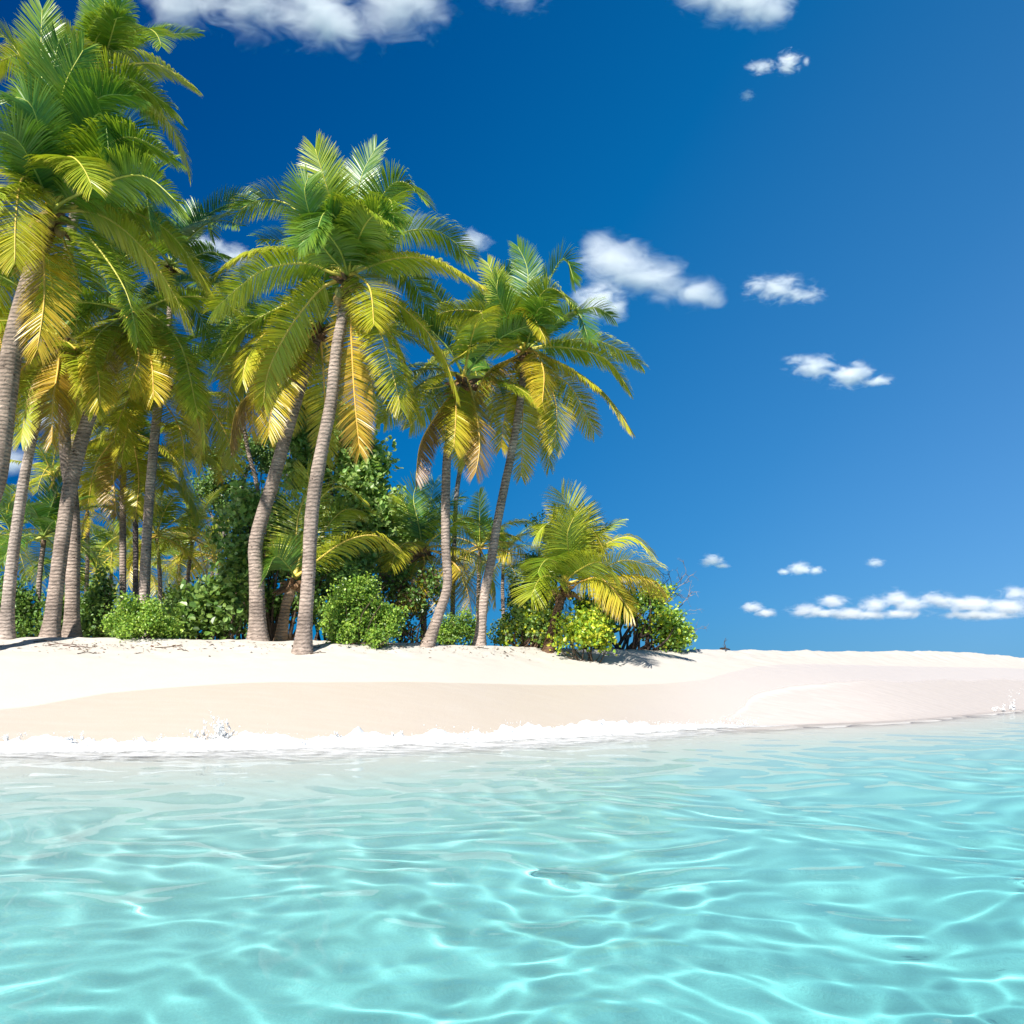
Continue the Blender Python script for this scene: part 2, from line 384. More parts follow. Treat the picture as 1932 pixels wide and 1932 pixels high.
# ------------------------------------------------------------------ foam of the breaking ripple, swash film, spray
fm, t, out = newmat('sea_foam')
aa = nd(t, 'ShaderNodeAttribute', attribute_name='alpha')
tcn = nd(t, 'ShaderNodeTexCoord')
mps = nd(t, 'ShaderNodeMapping'); mps.inputs['Scale'].default_value = (1, 2.2, 1); t.links.new(tcn.outputs['Object'], mps.inputs[0])
nf = nd(t, 'ShaderNodeTexNoise'); nf.inputs['Scale'].default_value = 2.2; nf.inputs['Detail'].default_value = 8; nf.inputs['Roughness'].default_value = .7; nf.inputs['Distortion'].default_value = .6
t.links.new(mps.outputs[0], nf.inputs['Vector'])
df = nd(t, 'ShaderNodeBsdfPrincipled'); df.inputs['Base Color'].default_value = (.76, .77, .765, 1); df.inputs['Roughness'].default_value = .6
bp = nd(t, 'ShaderNodeBump'); bp.inputs['Strength'].default_value = .25; bp.inputs['Distance'].default_value = .03; t.links.new(nf.outputs['Fac'], bp.inputs['Height']); t.links.new(bp.outputs[0], df.inputs['Normal'])
tl = nd(t, 'ShaderNodeBsdfTranslucent'); tl.inputs['Color'].default_value = (.82, .86, .86, 1)
m1 = nd(t, 'ShaderNodeMixShader'); m1.inputs[0].default_value = .12; t.links.new(df.outputs[0], m1.inputs[1]); t.links.new(tl.outputs[0], m1.inputs[2])
tp = nd(t, 'ShaderNodeBsdfTransparent')
fac = nd(t, 'ShaderNodeMapRange'); fac.inputs[1].default_value = .35; fac.inputs[2].default_value = .75
t.links.new(mathn(t, 'ADD', aa.outputs['Fac'], mathn(t, 'MULTIPLY', mathn(t, 'SUBTRACT', nf.outputs['Fac'], .5), 1.2)), fac.inputs[0])
m2 = nd(t, 'ShaderNodeMixShader'); t.links.new(fac.outputs[0], m2.inputs[0]); t.links.new(tp.outputs[0], m2.inputs[1]); t.links.new(m1.outputs[0], m2.inputs[2]); t.links.new(m2.outputs[0], out.inputs[0])
M_FOAM = fm

def sheet(name, X, Y, Z, alpha, mat):
    n, m = X.shape; idx = np.arange(n * m).reshape(n, m)
    mb = MB(); mb.addq(np.stack([X, Y, Z], -1), np.stack([idx[:-1, :-1], idx[:-1, 1:], idx[1:, 1:], idx[1:, :-1]], -1).reshape(-1, 4))
    o = mb.build(name, mat); a = o.data.attributes.new('alpha', 'FLOAT', 'POINT'); a.data.foreach_set('value', np.asarray(alpha, np.float32).ravel())
    return o

fx = np.arange(-18, 18, .028); v = np.linspace(0, 1, 30) ** .55; v = np.unique(np.concatenate([v, np.linspace(.78, 1, 40)]))
FXX, VV = np.meshgrid(fx, v)
ysf = np.interp(FXX, SHX, SHY) + .12 * (fbm(FXX * .9, 0 * FXX, 51, 4) - .5) * 2
ext = 3.2 + 3.0 * fbm(FXX * .35, 0 * FXX, 61, 2)
FYY = ysf + .1 - ext * (1 - VV) + (fbm(FXX * 2.5, VV * 5, 71, 3) - .5) * .12
env = smooth(-19, -7, FXX) * .6 + .4
env = env * smooth(7.5, 2.5, FXX)
dy_ = (1 - VV) * ext                                   # metres seaward of the leading edge
crest = np.exp(-((dy_ - .34) / .17) ** 2)
rag = .12 + .75 * fbm(FXX * 1.3, 0 * FXX, 81, 3) ** 1.6 + .75 * fbm(FXX * 5.0, dy_ * 5, 83, 4) ** 2.2
lumpy = (fbm(FXX * 6, FYY * 6, 91, 4) - .5) * .09 + (fbm(FXX * 17, FYY * 17, 92, 2) - .5) * .03
FZZ = np.maximum(np.maximum(ground(FXX, FYY), 0) + .010, .030) + env * (.03 * smooth(2.4, .6, dy_) * smooth(0, .15, dy_) + crest * .33 * rag) \
    + lumpy * env * smooth(1.5, .4, dy_) * smooth(0.0, .12, dy_)
FYY = FYY + .10 * crest * rag + lumpy * .4 * crest
al = (.60 * smooth(0, .7, VV) + .5 * smooth(.9, .3, dy_)) * smooth(0, .07, dy_) * (.5 + .5 * env) * smooth(17, 6, FXX)
foam = sheet('sea_foam', FXX, FYY, FZZ, al, fm); tag(foam, 'line of white foam where the small wave breaks on the wet sand', 'foam', kind='stuff')

# thin milky swash running up the sand on the right
fx = np.arange(4.2, 34, .09); v = np.linspace(0, 1, 70)
FXX, VV = np.meshgrid(fx, v)
y0 = np.interp(FXX, SHX, SHY) - 2.4; y1 = np.interp(FXX, FX, FY) + .25 * (fbm(FXX * .8, 0 * FXX, 15, 4) - .5) * 2
y1 = np.maximum(y1, y0 + .05)
FYY = y0 + (y1 - y0) * VV
FZZ = np.maximum(np.maximum(ground(FXX, FYY), 0.0) + .014, .03)
al = (.58 * smooth(1.0, .94, VV) * smooth(0, .5, VV) * (1 - .35 * smooth(9, 20, FXX)) + .2 * smooth(.85, .98, VV) * smooth(1.0, .985, VV) * smooth(14, 8, FXX)) * smooth(4.2, 6.5, FXX)
fm2 = fm.copy(); fm2.name = 'swash_film'
for n_ in fm2.node_tree.nodes:
    if n_.type == 'BSDF_PRINCIPLED': n_.inputs['Base Color'].default_value = (.60, .545, .505, 1); n_.inputs['Roughness'].default_value = .8; n_.inputs['Specular IOR Level'].default_value = .1
    if n_.type == 'BUMP': n_.inputs['Strength'].default_value = .05
    if n_.type == 'MIX_SHADER' and not n_.inputs[0].is_linked: n_.inputs[0].default_value = 0
    if n_.type == 'MAP_RANGE': n_.inputs[1].default_value = .05; n_.inputs[2].default_value = .8
    if n_.type == 'MATH' and n_.operation == 'MULTIPLY' and abs(n_.inputs[1].default_value - 1.2) < 1e-4: n_.inputs[1].default_value = .4
    if n_.type == 'MAPPING': n_.inputs['Scale'].default_value = (.5, 2.6, 1)
film = sheet('swash_film', FXX, FYY, FZZ, al, fm2); tag(film, 'thin milky sheet of swash spreading over the sand', 'swash', kind='stuff')

rng = np.random.default_rng(5)
ico = bmesh.new(); bmesh.ops.create_icosphere(ico, subdivisions=1, radius=1); ico.verts.ensure_lookup_table()
IV = np.array([v_.co[:] for v_ in ico.verts]); IF = [[q.index for q in f_.verts] for f_ in ico.faces]; ico.free()
mb = MB()
def spray(px, wpx, hpx, n_, lean=0):
    x0 = (px - 966) / FPX; 
    dd = 17.0
    for _ in range(6):
        dd = float(np.interp(x0 * dd, SHX, SHY))
    dd -= .05
    wm_, hm = wpx / FPX * dd, hpx / FPX * dd
    nj = max(3, n_ // 22)
    for j in range(nj):
        jx = x0 * dd + rng.normal(0, .5) * wm_; H = hm * rng.uniform(.25, 1.0) ** (1.3 if j else .1); vx = rng.normal(0, .35) * hm + lean * hm; vy = rng.normal(0, .12)
        for i in range(int(n_ / nj * 1.6)):
            u = rng.random() ** 1.25
            th = .30 * (1 - u) + .05
            x = jx + vx * u * u + rng.normal(0, .17) * th * hm * 1.2; z = .05 + H * u + rng.normal(0, .012)
            r = (.005 + .045 * rng.random() ** 2.2 * (1 - u * .85))
            s_ = np.array([1, 1, 1 + rng.random() * 2.2 * u])
            mb.add(IV * r * s_ * (1 + .25 * rng.normal(size=(len(IV), 1))) + np.array([x, dd + vy * u + rng.normal(0, .05), z]), IF)
for args in [(419, 22, 70, 520, -.12), (392, 34, 42, 260, .1), (150, 16, 38, 150, .2), (128, 10, 22, 60, 0), (18, 16, 34, 130, 0), (300, 40, 22, 160, 0), (465, 30, 22, 120, 0),
             (655, 14, 26, 120, 0), (700, 40, 16, 130, 0), (750, 10, 24, 70, .3), (905, 26, 22, 160, 0), (985, 10, 34, 70, .3), (955, 14, 20, 80, 0), (1065, 25, 16, 100, 0), (830, 40, 14, 120, 0), (560, 50, 14, 130, 0),
             (1120, 14, 14, 60, 0), (1912, 12, 40, 60, .2), (1885, 22, 14, 50, 0)]:
    spray(*args)
for i in range(2600):     # fine drops all along the lip
    x = rng.uniform(-12, 6.5); y = float(np.interp(x, SHX, SHY)) - .1 + rng.normal(0, .12); r = .004 + .014 * rng.random() ** 3
    mb.add(IV * r + np.array([x, y, .06 + abs(rng.normal(0, .11)) * (.4 + float(vnoise(x * 1.3, 0, 81)))]), IF)
fm3 = fm.copy(); fm3.name = 'sea_spray'
for n_ in fm3.node_tree.nodes:
    if n_.type == 'BSDF_PRINCIPLED': n_.inputs['Base Color'].default_value = (.85, .86, .86, 1)
    if n_.type == 'BSDF_TRANSLUCENT': n_.inputs['Color'].default_value = (.95, .96, .96, 1)
    if n_.type == 'MIX_SHADER' and not n_.inputs[0].is_linked: n_.inputs[0].default_value = .5
sp_ = mb.build('sea_spray', fm3); a = sp_.data.attributes.new('alpha', 'FLOAT', 'POINT'); a.data.foreach_set('value', np.full(mb.n, 1.3, np.float32))
tag(sp_, 'droplets of spray thrown up along the foam line', 'spray', kind='stuff')

# ------------------------------------------------------------------ palms
AGES = np.array([0, .25, .5, .75, 1.0, 1.3])
ACOL = np.array([(.035, .125, .028), (.10, .23, .022), (.31, .39, .026), (.46, .425, .03), (.54, .35, .03), (.25, .15, .07)])
def agecol(a): return np.array([np.interp(a, AGES, ACOL[:, k]) for k in range(3)])

def make_frond(parent, base, curve, age, rng, Lmax=.85, nl=78, twist=0.0, droop=None, wid=.05, face=0.0):
    pts, Ltot = resample(curve, 26)
    T = unit(np.gradient(pts, axis=0))
    h = pts[-1] - pts[0]; h[2] = 0
    h2 = pts[12] - pts[0]; h2[2] = 0; h = h + h2
    if np.linalg.norm(h) < .15: h = np.array([rng.normal(), rng.normal(), 0])
    h = unit(h)
    Sv = np.cross(h, [0, 0, 1.0]); Sv = unit(Sv - T * (T @ Sv)[:, None])
    if face:
        Sf = unit(np.cross(T, unit(pts[12])[None])); sg = np.sign((Sf * Sv).sum(1).mean()) or 1.0
        Sv = unit(Sv * (1 - face) + Sf * sg * face); Sv = unit(Sv - T * (T * Sv).sum(1, keepdims=True))
    N = np.cross(Sv, T)
    tw = twist * np.linspace(.3, 1, 26)[:, None]
    Sv, N = Sv * np.cos(tw) + N * np.sin(tw), N * np.cos(tw) - Sv * np.sin(tw)
    # leaflets
    u = .16 + .84 * np.linspace(0, 1, nl) ** .96
    u = np.repeat(u, 2); side = np.tile([1.0, -1.0], nl); m_ = len(u)
    u = np.clip(u + rng.normal(0, .002, m_), 0, 1)
    gap = vnoise(u * 9 + rng.random() * 50, side * 7.3, int(rng.integers(99)))
    keep = rng.random(m_) > .03 + .10 * (gap > .8)
    u = u[keep]; side = side[keep]; m_ = len(u)
    def smp(Q): return np.stack([np.interp(u * 25, np.arange(26), Q[:, k]) for k in range(3)], 1)
    b, t_, s_, n_ = smp(pts), unit(smp(T)), unit(smp(Sv)), unit(smp(N))
    L = .93 * Lmax * np.interp(u, [.15, .25, .42, .7, .9, 1], [.55, .88, 1, .95, .78, .5]) * rng.normal(1, .06, m_)
    clump = .55 * (vnoise(u * 11 + 3.1, side * 5.0, int(rng.integers(99))) - .5) + .45 * (vnoise(u * 34 + 3.1, side * 5.0, int(rng.integers(99))) - .5)
    a = np.radians(np.interp(u, [.15, .5, .85, 1], [80, 66, 48, 26]) + clump * 7 + rng.normal(0, 2, m_))
    vraise = math.radians(24 - 50 * age) + clump * .16 + rng.normal(0, .04, m_)
    d0 = np.cos(a)[:, None] * t_ + np.sin(a)[:, None] * (side[:, None] * s_ * np.cos(vraise)[:, None] + n_ * np.sin(vraise)[:, None])
    g = (droop if droop is not None else .65 + .75 * age) * rng.normal(1, .15, m_) * np.clip(1.15 - np.abs(t_[:, 2]), .18, 1)
    P_ = [b]; D_ = []
    dcur = d0
    for k, ds in enumerate((.3, .28, .24, .18)):
        D_.append(dcur); P_.append(P_[-1] + dcur * (L * ds)[:, None])
        dcur = unit(dcur + np.array([0, 0, -1.0]) * (g * (.16 + .17 * k))[:, None] + rng.normal(0, .022, (m_, 3)))
    D_.append(dcur)
    w = .74 * wid * rng.normal(1, .1, m_) * np.interp(u, [.15, .4, 1], [.8, 1, .55])
    V = np.zeros((m_, 9, 3)); CC = np.zeros((m_, 9, 3))
    base_c = agecol(np.clip(age + rng.normal(0, .05, m_) + .08 * clump + .18 * (u - .5) * (age > .3), 0, 1.3).mean())
    av = np.clip(age + rng.normal(0, .04, m_) + .10 * clump + (.16 if age > .3 else .06) * (u - .5), 0, 1.3)
    cb = np.stack([np.interp(av, AGES, ACOL[:, k]) for k in range(3)], 1) * rng.normal(1, .1, (m_, 1))
    tipc = np.stack([np.interp(np.clip(av + .22, 0, 1.3), AGES, ACOL[:, k]) for k in range(3)], 1)
    tilt = rng.normal(.25, .25, m_)[:, None] * side[:, None]
    prof = (.55, 1, .85, .55)
    for k in range(4):
        wv = unit(t_ - D_[k] * (t_ * D_[k]).sum(1, keepdims=True))
        wv = unit(wv + np.cross(D_[k], wv) * tilt)
        V[:, 2 * k] = P_[k] - wv * (w * prof[k] * .5)[:, None]; V[:, 2 * k + 1] = P_[k] + wv * (w * prof[k] * .5)[:, None]
        c = cb * (1 - k / 5) + tipc * (k / 5)
        CC[:, 2 * k] = c; CC[:, 2 * k + 1] = c
    V[:, 8] = P_[4]
    dryt = (rng.random(m_) < .15 + .5 * age)[:, None] * (age > .3)
    CC[:, 8] = np.where(dryt, np.array([.35, .24, .10]), tipc)
    o = np.arange(m_)[:, None] * 9
    Q = np.concatenate([o + np.array([[0, 1, 3, 2]]), o + np.array([[2, 3, 5, 4]]), o + np.array([[4, 5, 7, 6]])]).tolist()
    Tr = (o + np.array([[6, 7, 8]])).tolist()
    mb = MB(); mb.add(V, Q + Tr, CC.reshape(-1, 3))
    fo = mb.build('frond', M_FROND, parent, base)
    rb = MB(); rc = agecol(min(1, age + .3)) * np.array([1.15, 1.05, 2.0]) + np.array([.04, .03, .02])
    ru = np.linspace(0, 1, 26)
    tube(rb, pts, np.interp(ru, [0, .06, .18, 1], [.10, .055, .036, .010]) * (Ltot / 4.2) ** .5, 5, rc)
    rb.build('midrib', M_RIB, fo, base)
    return fo

def auto_curve(c, az, e0, bend, L, rng):
    s = np.linspace(0, 1, 26); e = np.radians(np.maximum(e0 - bend * s ** 1.25, -86)); azs = az + (s ** 2) * rng.normal(0, .25)
    d = np.stack([np.sin(azs) * np.cos(e), np.cos(azs) * np.cos(e), np.sin(e)], 1)
    return c + np.concatenate([[np.zeros(3)], np.cumsum(d[:-1] * (L / 25), 0)])

def palm(label, trunk, d, crown, hand=(), auto=(0, 1), Lm=4.4, age=(.1, .7), seed=1, widths=None, nuts=0, leaf=.85, nl=150, fibre=True, group='coconut palms along the beach', trunk_col=None, name='palm_tree', wid=.05, dmul=1.0):
    """trunk: list of (px, py) from the foot up; hand: fronds drawn point by point (points, age, depth sign); auto: (count, first rank) for the rest"""
    rng = np.random.default_rng(seed)
    cen = P(crown[0], crown[1], d)
    foot = P(trunk[0][0], trunk[0][1], d); foot[2] = float(ground(foot[0], foot[1]))
    base = foot.copy()
    root = empty(name, base, label, 'palm tree', group)
    pts = [foot - np.array([0, 0, .15])] + [P(x, y, d) for x, y in trunk[1:]] + [cen - np.array([0, 0, .12])]
    pts = [pts[0]] + [p for p in pts[1:] if p[2] > foot[2] + .25]
    cv = catmull(pts, 90); cv, Lt = resample(cv, 110)
    hgt = np.linspace(0, 1, 110)
    wpx = np.interp(hgt, [0, .5, 1], widths if widths else [26, 22, 18]) / FPX * d / 2
    flare = 1 + .85 * np.exp(-(hgt * Lt) / .38)
    ringm = 1 + .014 * np.sin(hgt * Lt * 2 * math.pi / .11 + 2 * np.sin(hgt * 23)) + .05 * (vnoise(hgt * Lt * 1.6, 0 * hgt, seed) - .5)
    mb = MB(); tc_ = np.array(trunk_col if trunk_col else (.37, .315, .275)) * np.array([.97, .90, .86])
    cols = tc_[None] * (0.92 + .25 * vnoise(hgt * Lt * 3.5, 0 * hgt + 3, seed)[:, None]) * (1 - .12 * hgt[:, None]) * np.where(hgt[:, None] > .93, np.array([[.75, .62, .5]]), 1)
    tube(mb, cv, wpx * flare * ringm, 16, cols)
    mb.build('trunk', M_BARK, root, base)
    if fibre:
        fb = MB()
        nb = 16
        for i in range(nb):
            az = i * 2.4 + rng.random(); el = rng.uniform(-.3, 1.0); L = rng.uniform(.25, .6)
            dv = np.array([math.sin(az) * math.cos(el), math.cos(az) * math.cos(el), math.sin(el)])
            p0 = cen + np.array([0, 0, -.3]) + dv * .08
            q = np.array([p0, p0 + dv * L * .5, p0 + dv * L + np.array([0, 0, -.12])])
            tube(fb, catmull(q, 5), [.075, .085, .07, .045, .012], 5, np.array([.17, .10, .055]) * rng.uniform(.6, 1.5))
        fb.build('crown_fibre', M_FIBRE, root, base)
    for i in range(nuts):
        az = i * 1.3 + 2.6; r_ = .27
        p = cen + np.array([math.sin(az) * r_, -abs(math.cos(az)) * r_ - .1, -.42 - .16 * (i % 3)])
        nb_ = MB(); bm = bmesh.new(); bmesh.ops.create_icosphere(bm, subdivisions=2, radius=.13)
        vv = np.array([v_.co[:] for v_ in bm.verts]); ff = [[q.index for q in f_.verts] for f_ in bm.faces]; bm.free()
        vv[:, 2] *= 1.25; vv[:, :2] *= (1 - .25 * (vv[:, 2:3] < 0) * np.abs(vv[:, 2:3]) / .16)
        nb_.add(vv + p, ff, np.array([.16, .17, .04]) if i % 2 else np.array([.25, .17, .06])); nb_.build('coconut', M_NUT, root, base)
    for h in hand:
        pp, ag, sg = h[0], h[1], h[2]
        q = np.array([[cen[0], cen[1], cen[2]]] + [P(x, y, d) for x, y in pp])
        if np.linalg.norm(q[0] - q[1]) < .12: q = np.delete(q, 1, 0)
        seg = np.concatenate([[0], np.cumsum(np.linalg.norm(np.diff(q, axis=0), axis=1))])
        want = h[3] if len(h) > 3 else Lm
        dep = math.sqrt(max(0, want ** 2 - seg[-1] ** 2)) * .8 if want > seg[-1] else .25
        dep = min(dep, 2.6) * sg
        f = seg / seg[-1]
        dy = dep * np.sin(f * math.pi / 2)
        # keep the drawn outline: each point slides along its own line of sight, so its size follows its distance
        for k in range(1, len(q)):
            s_ = (q[k, 1] + dy[k]) / q[k, 1]
            q[k] = np.array([q[k, 0] * s_, q[k, 1] * s_, CAMH + (q[k, 2] - CAMH) * s_])
        qq = resample(catmull(q, 60), 60)[0][:58]
        make_frond(root, base, qq, ag, rng, leaf * (1 if len(h) < 5 else h[4]), nl, rng.normal(0, .35), wid=wid, face=.3 if sg < 0 else .2)
    na, lo = auto
    off = rng.random() * 6.28
    for i in range(na):
        r_ = lo + (1 - lo) * (i + .5) / na if na > 1 else .5
        az = off + i * 2.39996
        e0 = np.interp(r_, [0, .35, .7, 1], [82, 50, 8, -38]) + rng.normal(0, 6)
        bend = np.interp(r_, [0, .35, .7, 1], [38, 78, 82, 46]) * rng.uniform(.8, 1.25) * dmul
        L = Lm * np.interp(r_, [0, .2, .5, 1], [.7, .92, 1, .9]) * rng.uniform(.88, 1.08)
        ag = age[0] + (age[1] - age[0]) * r_ + rng.normal(0, .07)
        make_frond(root, base, auto_curve(cen, az, e0, bend, L, rng), float(np.clip(ag, 0, 1)), rng, leaf, nl, rng.normal(0, .45), wid=wid)
    return root

FR, BK = -1, 1
# --- the tall palm in the middle
palm('tall leaning palm with the broad bright crown, in the middle of the row',
     [(570, 1213), (582, 1089), (586, 1003), (593, 930), (608, 844), (625, 757), (635, 661), (648, 588)], 23, (658, 520),
     [([(642, 428), (612, 402), (590, 470)], .12, FR), ([(657, 480), (624, 376), (592, 272)], .35, FR), ([(664, 480), (679, 344), (714, 270)], .12, BK),
      ([(675, 475), (722, 369), (760, 343), (806, 383)], .28, FR), ([(627, 508), (562, 400), (500, 376), (441, 402)], .33, BK), ([(627, 515), (576, 497), (492, 512), (396, 590)], .42, FR),
      ([(627, 505), (554, 460), (485, 450)], .1, BK), ([(682, 500), (755, 442), (828, 438), (898, 493)], .35, BK), ([(690, 505), (755, 486), (828, 493), (912, 540)], .52, FR),
      ([(672, 518), (698, 545), (706, 618)], .58, FR), ([(690, 545), (760, 580), (828, 655), (866, 750)], .56, FR), ([(675, 552), (719, 632), (741, 706), (758, 778)], .56, FR),
      ([(690, 560), (755, 660), (795, 795)], .6, BK), ([(605, 545), (547, 618), (507, 698), (496, 771)], .55, FR), ([(590, 552), (463, 618), (394, 716)], .3, BK),
      ([(660, 560), (668, 735), (680, 864)], .95, BK), ([(605, 457), (576, 369), (583, 330)], .2, FR), ([(700, 457), (733, 376), (745, 430)], .25, FR),
      ([(640, 450), (672, 390), (738, 420)], .3, FR), ([(640, 470), (600, 430), (560, 470)], .15, FR), ([(690, 480), (770, 520), (815, 600)], .4, BK), ([(655, 450), (648, 370), (655, 320)], .2, BK),
      ([(665, 480), (700, 410), (760, 400)], .3, FR), ([(640, 560), (590, 640), (560, 720)], .45, BK)],
     (1, .3), 4.3, (.1, .6), 11, [27, 25, 19], nuts=3, leaf=.88, nl=165)
# --- its neighbour behind, leaning the same way
palm('thick-footed palm curving right, crown half hidden behind the tall middle palm',
     [(487, 1202), (484, 1089), (482, 1031), (495, 974), (513, 916), (533, 844), (559, 757), (576, 698)], 24.6, (603, 618),
     [([(540, 650), (488, 690), (474, 826)], .82, FR), ([(550, 640), (470, 650), (410, 720)], .35, BK), ([(560, 660), (520, 740), (505, 830)], .75, FR), ([(570, 640), (450, 690), (425, 800)], .6, BK),
      ([(590, 660), (560, 740), (545, 810)], .6, BK), ([(545, 610), (450, 600), (392, 680)], .2, BK), ([(620, 660), (690, 700), (720, 800)], .45, BK), ([(560, 680), (455, 760), (432, 850)], 1.15, BK)],
     (6, .1), 4.2, (.06, .5), 12, [29, 25, 18], leaf=.85)
# --- the palm at the right end of the row
palm('slender palm leaning right at the right end of the row, crown against sky',
     [(903, 1217), (914, 1124), (927, 1057), (938, 989), (954, 908), (965, 855), (983, 747)], 26.5, (990, 662),
     [([(988, 631), (996, 516), (974, 458)], .1, BK), ([(1006, 602), (1043, 516), (1067, 487), (1086, 540)], .15, BK), ([(994, 617), (1023, 553), (1052, 548), (1093, 591)], .38, FR),
      ([(1010, 640), (1060, 600), (1090, 590), (1112, 645)], .1, FR), ([(1050, 620), (1115, 580), (1162, 602)], .25, BK), ([(993, 640), (1000, 592), (1032, 645)], .6, FR, 3.6, .9),
      ([(1046, 648), (1110, 640), (1168, 660), (1214, 692)], .4, BK), ([(1052, 654), (1139, 675), (1190, 738)], .42, FR), ([(1064, 689), (1139, 741), (1193, 816)], .6, FR),
      ([(1012, 666), (1026, 703), (1023, 765)], .78, FR), ([(1020, 700), (1049, 761), (1046, 852)], .66, FR), ([(1005, 720), (1030, 800), (1037, 886)], .5, BK), ([(975, 657), (908, 649), (856, 680)], .5, FR),
      ([(945, 602), (879, 585), (821, 597), (808, 640)], .42, BK), ([(966, 677), (919, 703), (879, 785)], 1.0, FR), ([(980, 690), (955, 770), (945, 850)], .7, BK), ([(986, 700), (986, 800), (983, 905)], .72, BK),
      ([(1020, 690), (1078, 732), (1124, 820)], .62, BK), ([(980, 640), (950, 560), (917, 490)], .38, BK), ([(975, 630), (940, 560), (940, 520)], .3, FR), ([(1000, 630), (1020, 580), (1060, 600)], .2, FR)],
     (0, .2), 3.85, (.1, .6), 13, [18, 16, 13], nuts=2, leaf=.8, trunk_col=(.50, .43, .38))
# --- the bent palm to its left
palm('bent palm with a strongly curved grey foot, left of the slender right-end palm',
     [(804, 1207), (827, 1161), (844, 1104), (841, 1031), (841, 945), (844, 858), (856, 780)], 25, (876, 712),
     [([(840, 760), (795, 833), (784, 911)], 1.25, FR), ([(862, 740), (860, 790), (856, 850)], .72, FR, 3.0), ([(890, 740), (905, 830), (897, 898)], 1.1, FR), ([(850, 730), (810, 760), (770, 810)], .4, BK), ([(830, 730), (770, 740), (722, 800)], .35, BK),
      ([(880, 740), (885, 800), (880, 860)], .68, BK)],
     (8, .1), 3.4, (.05, .55), 14, [18, 17, 14], leaf=.8)
palm('thin distant palm whose pale trunk shows just right of the bent palm', [(852, 1180), (858, 1000), (862, 928), (872, 860), (880, 780)], 31, (880, 655), [],
     (12, .05), 3.9, (.05, .5), 15, [9, 8.5, 8], leaf=.8, trunk_col=(.32, .31, .30))
# --- the big palm at the left edge
palm('largest crown, of the palm leaning in at the left edge of the view',
     [(-70, 1206), (-42, 1020), (-8, 899), (10, 760), (27, 640), (60, 520)], 22, (97, 398),
     [([(72, 350), (42, 338), (30, 410), (28, 505)], .6, FR), ([(82, 426), (84, 554), (69, 670)], .84, FR), ([(190, 405), (280, 480), (362, 614)], .52, FR), ([(190, 385), (310, 430), (400, 548)], .48, BK),
      ([(160, 440), (235, 545), (262, 660)], .36, FR), ([(150, 345), (255, 292), (286, 432)], .12, FR), ([(120, 330), (188, 213), (208, 305)], .1, FR), ([(130, 330), (240, 235), (285, 315)], .18, BK),
      ([(120, 290), (235, 165), (338, 228)], .2, BK), ([(110, 290), (120, 170), (162, 85)], .3, FR), ([(80, 290), (45, 120), (-12, 50)], .35, FR), ([(85, 250), (78, 100), (80, 5)], .25, BK),
      ([(70, 330), (30, 262), (-40, 240)], .06, FR), ([(110, 430), (150, 540), (140, 640)], .4, BK), ([(120, 300), (180, 190), (260, 180)], .12, FR), ([(100, 290), (95, 180), (112, 70)], .15, FR),
      ([(130, 360), (250, 340), (330, 300)], .15, BK), ([(60, 370), (-10, 360), (-60, 450)], .4, FR), ([(120, 300), (215, 150), (330, 205)], .35, FR), ([(80, 280), (60, 200), (20, 180)], .15, FR),
      ([(130, 350), (230, 260), (334, 300)], .3, FR), ([(140, 370), (260, 330), (345, 390)], .25, FR), ([(60, 420), (10, 500), (-10, 600)], .5, BK)],
     (1, .1), 4.7, (.08, .6), 21, [40, 38, 32], nuts=5, leaf=.98, nl=175, trunk_col=(.36, .30, .25), wid=.056)
palm('tallest palm, whose small dark crown tops the left edge of the row',
     [(135, 1195), (138, 973), (125, 870), (121, 758), (121, 540), (160, 300)], 26, (194, 124),
     [([(250, 90), (300, 68), (376, 62)], .15, BK), ([(245, 120), (300, 122), (370, 166)], .4, FR), ([(185, 70), (176, 0)], .18, BK, 3.3), ([(200, 60), (196, -25)], .12, BK, 3.3), ([(215, 50), (232, -2)], .3, FR, 3.4),
      ([(150, 90), (112, 45)], .35, FR, 3.4), ([(150, 110), (100, 95), (60, 130)], .4, BK, 3.6), ([(180, 80), (210, 40), (240, 30)], .2, FR, 3.2), ([(220, 140), (260, 170), (300, 230)], .3, BK), ([(160, 140), (130, 180), (110, 240)], .4, BK),
      ([(230, 100), (270, 70), (310, 50)], .25, BK, 3.3)],
     (4, .45), 3.8, (.15, .6), 22, [27, 19, 17], leaf=.8)
palm('slim pale straight palm leaning right, second trunk from the left edge',
     [(10, 1202), (21, 1079), (45, 906), (69, 795), (83, 740)], 24, (112, 640), [([(95, 690), (60, 730), (38, 840)], .5, FR), ([(110, 690), (100, 760), (98, 840)], 1.0, FR), ([(130, 650), (180, 690), (190, 770)], .7, FR), ([(100, 660), (70, 690), (50, 760)], .45, BK)],
     (9, .1), 3.3, (.15, .6), 23, [24, 19, 12], leaf=.8, trunk_col=(.46, .41, .37))
palm('curving palm that crosses another trunk at the left, its crown drooping golden',
     [(93, 1197), (114, 1044), (135, 906), (163, 802), (194, 722), (215, 691)], 24.6, (254, 592),
     [([(230, 600), (180, 640), (150, 740)], .5, FR), ([(240, 620), (262, 670), (240, 740)], .74, FR), ([(260, 620), (285, 680), (290, 760)], .74, FR), ([(280, 590), (340, 650), (375, 790)], .42, FR), ([(285, 600), (370, 700), (388, 850)], .45, BK), ([(240, 600), (200, 680), (195, 760)], .7, FR),
      ([(290, 570), (350, 560), (400, 640)], .3, BK), ([(220, 580), (160, 590), (120, 660)], .6, BK)],
     (9, .1), 3.9, (.1, .55), 24, [27, 26, 19], leaf=.85)
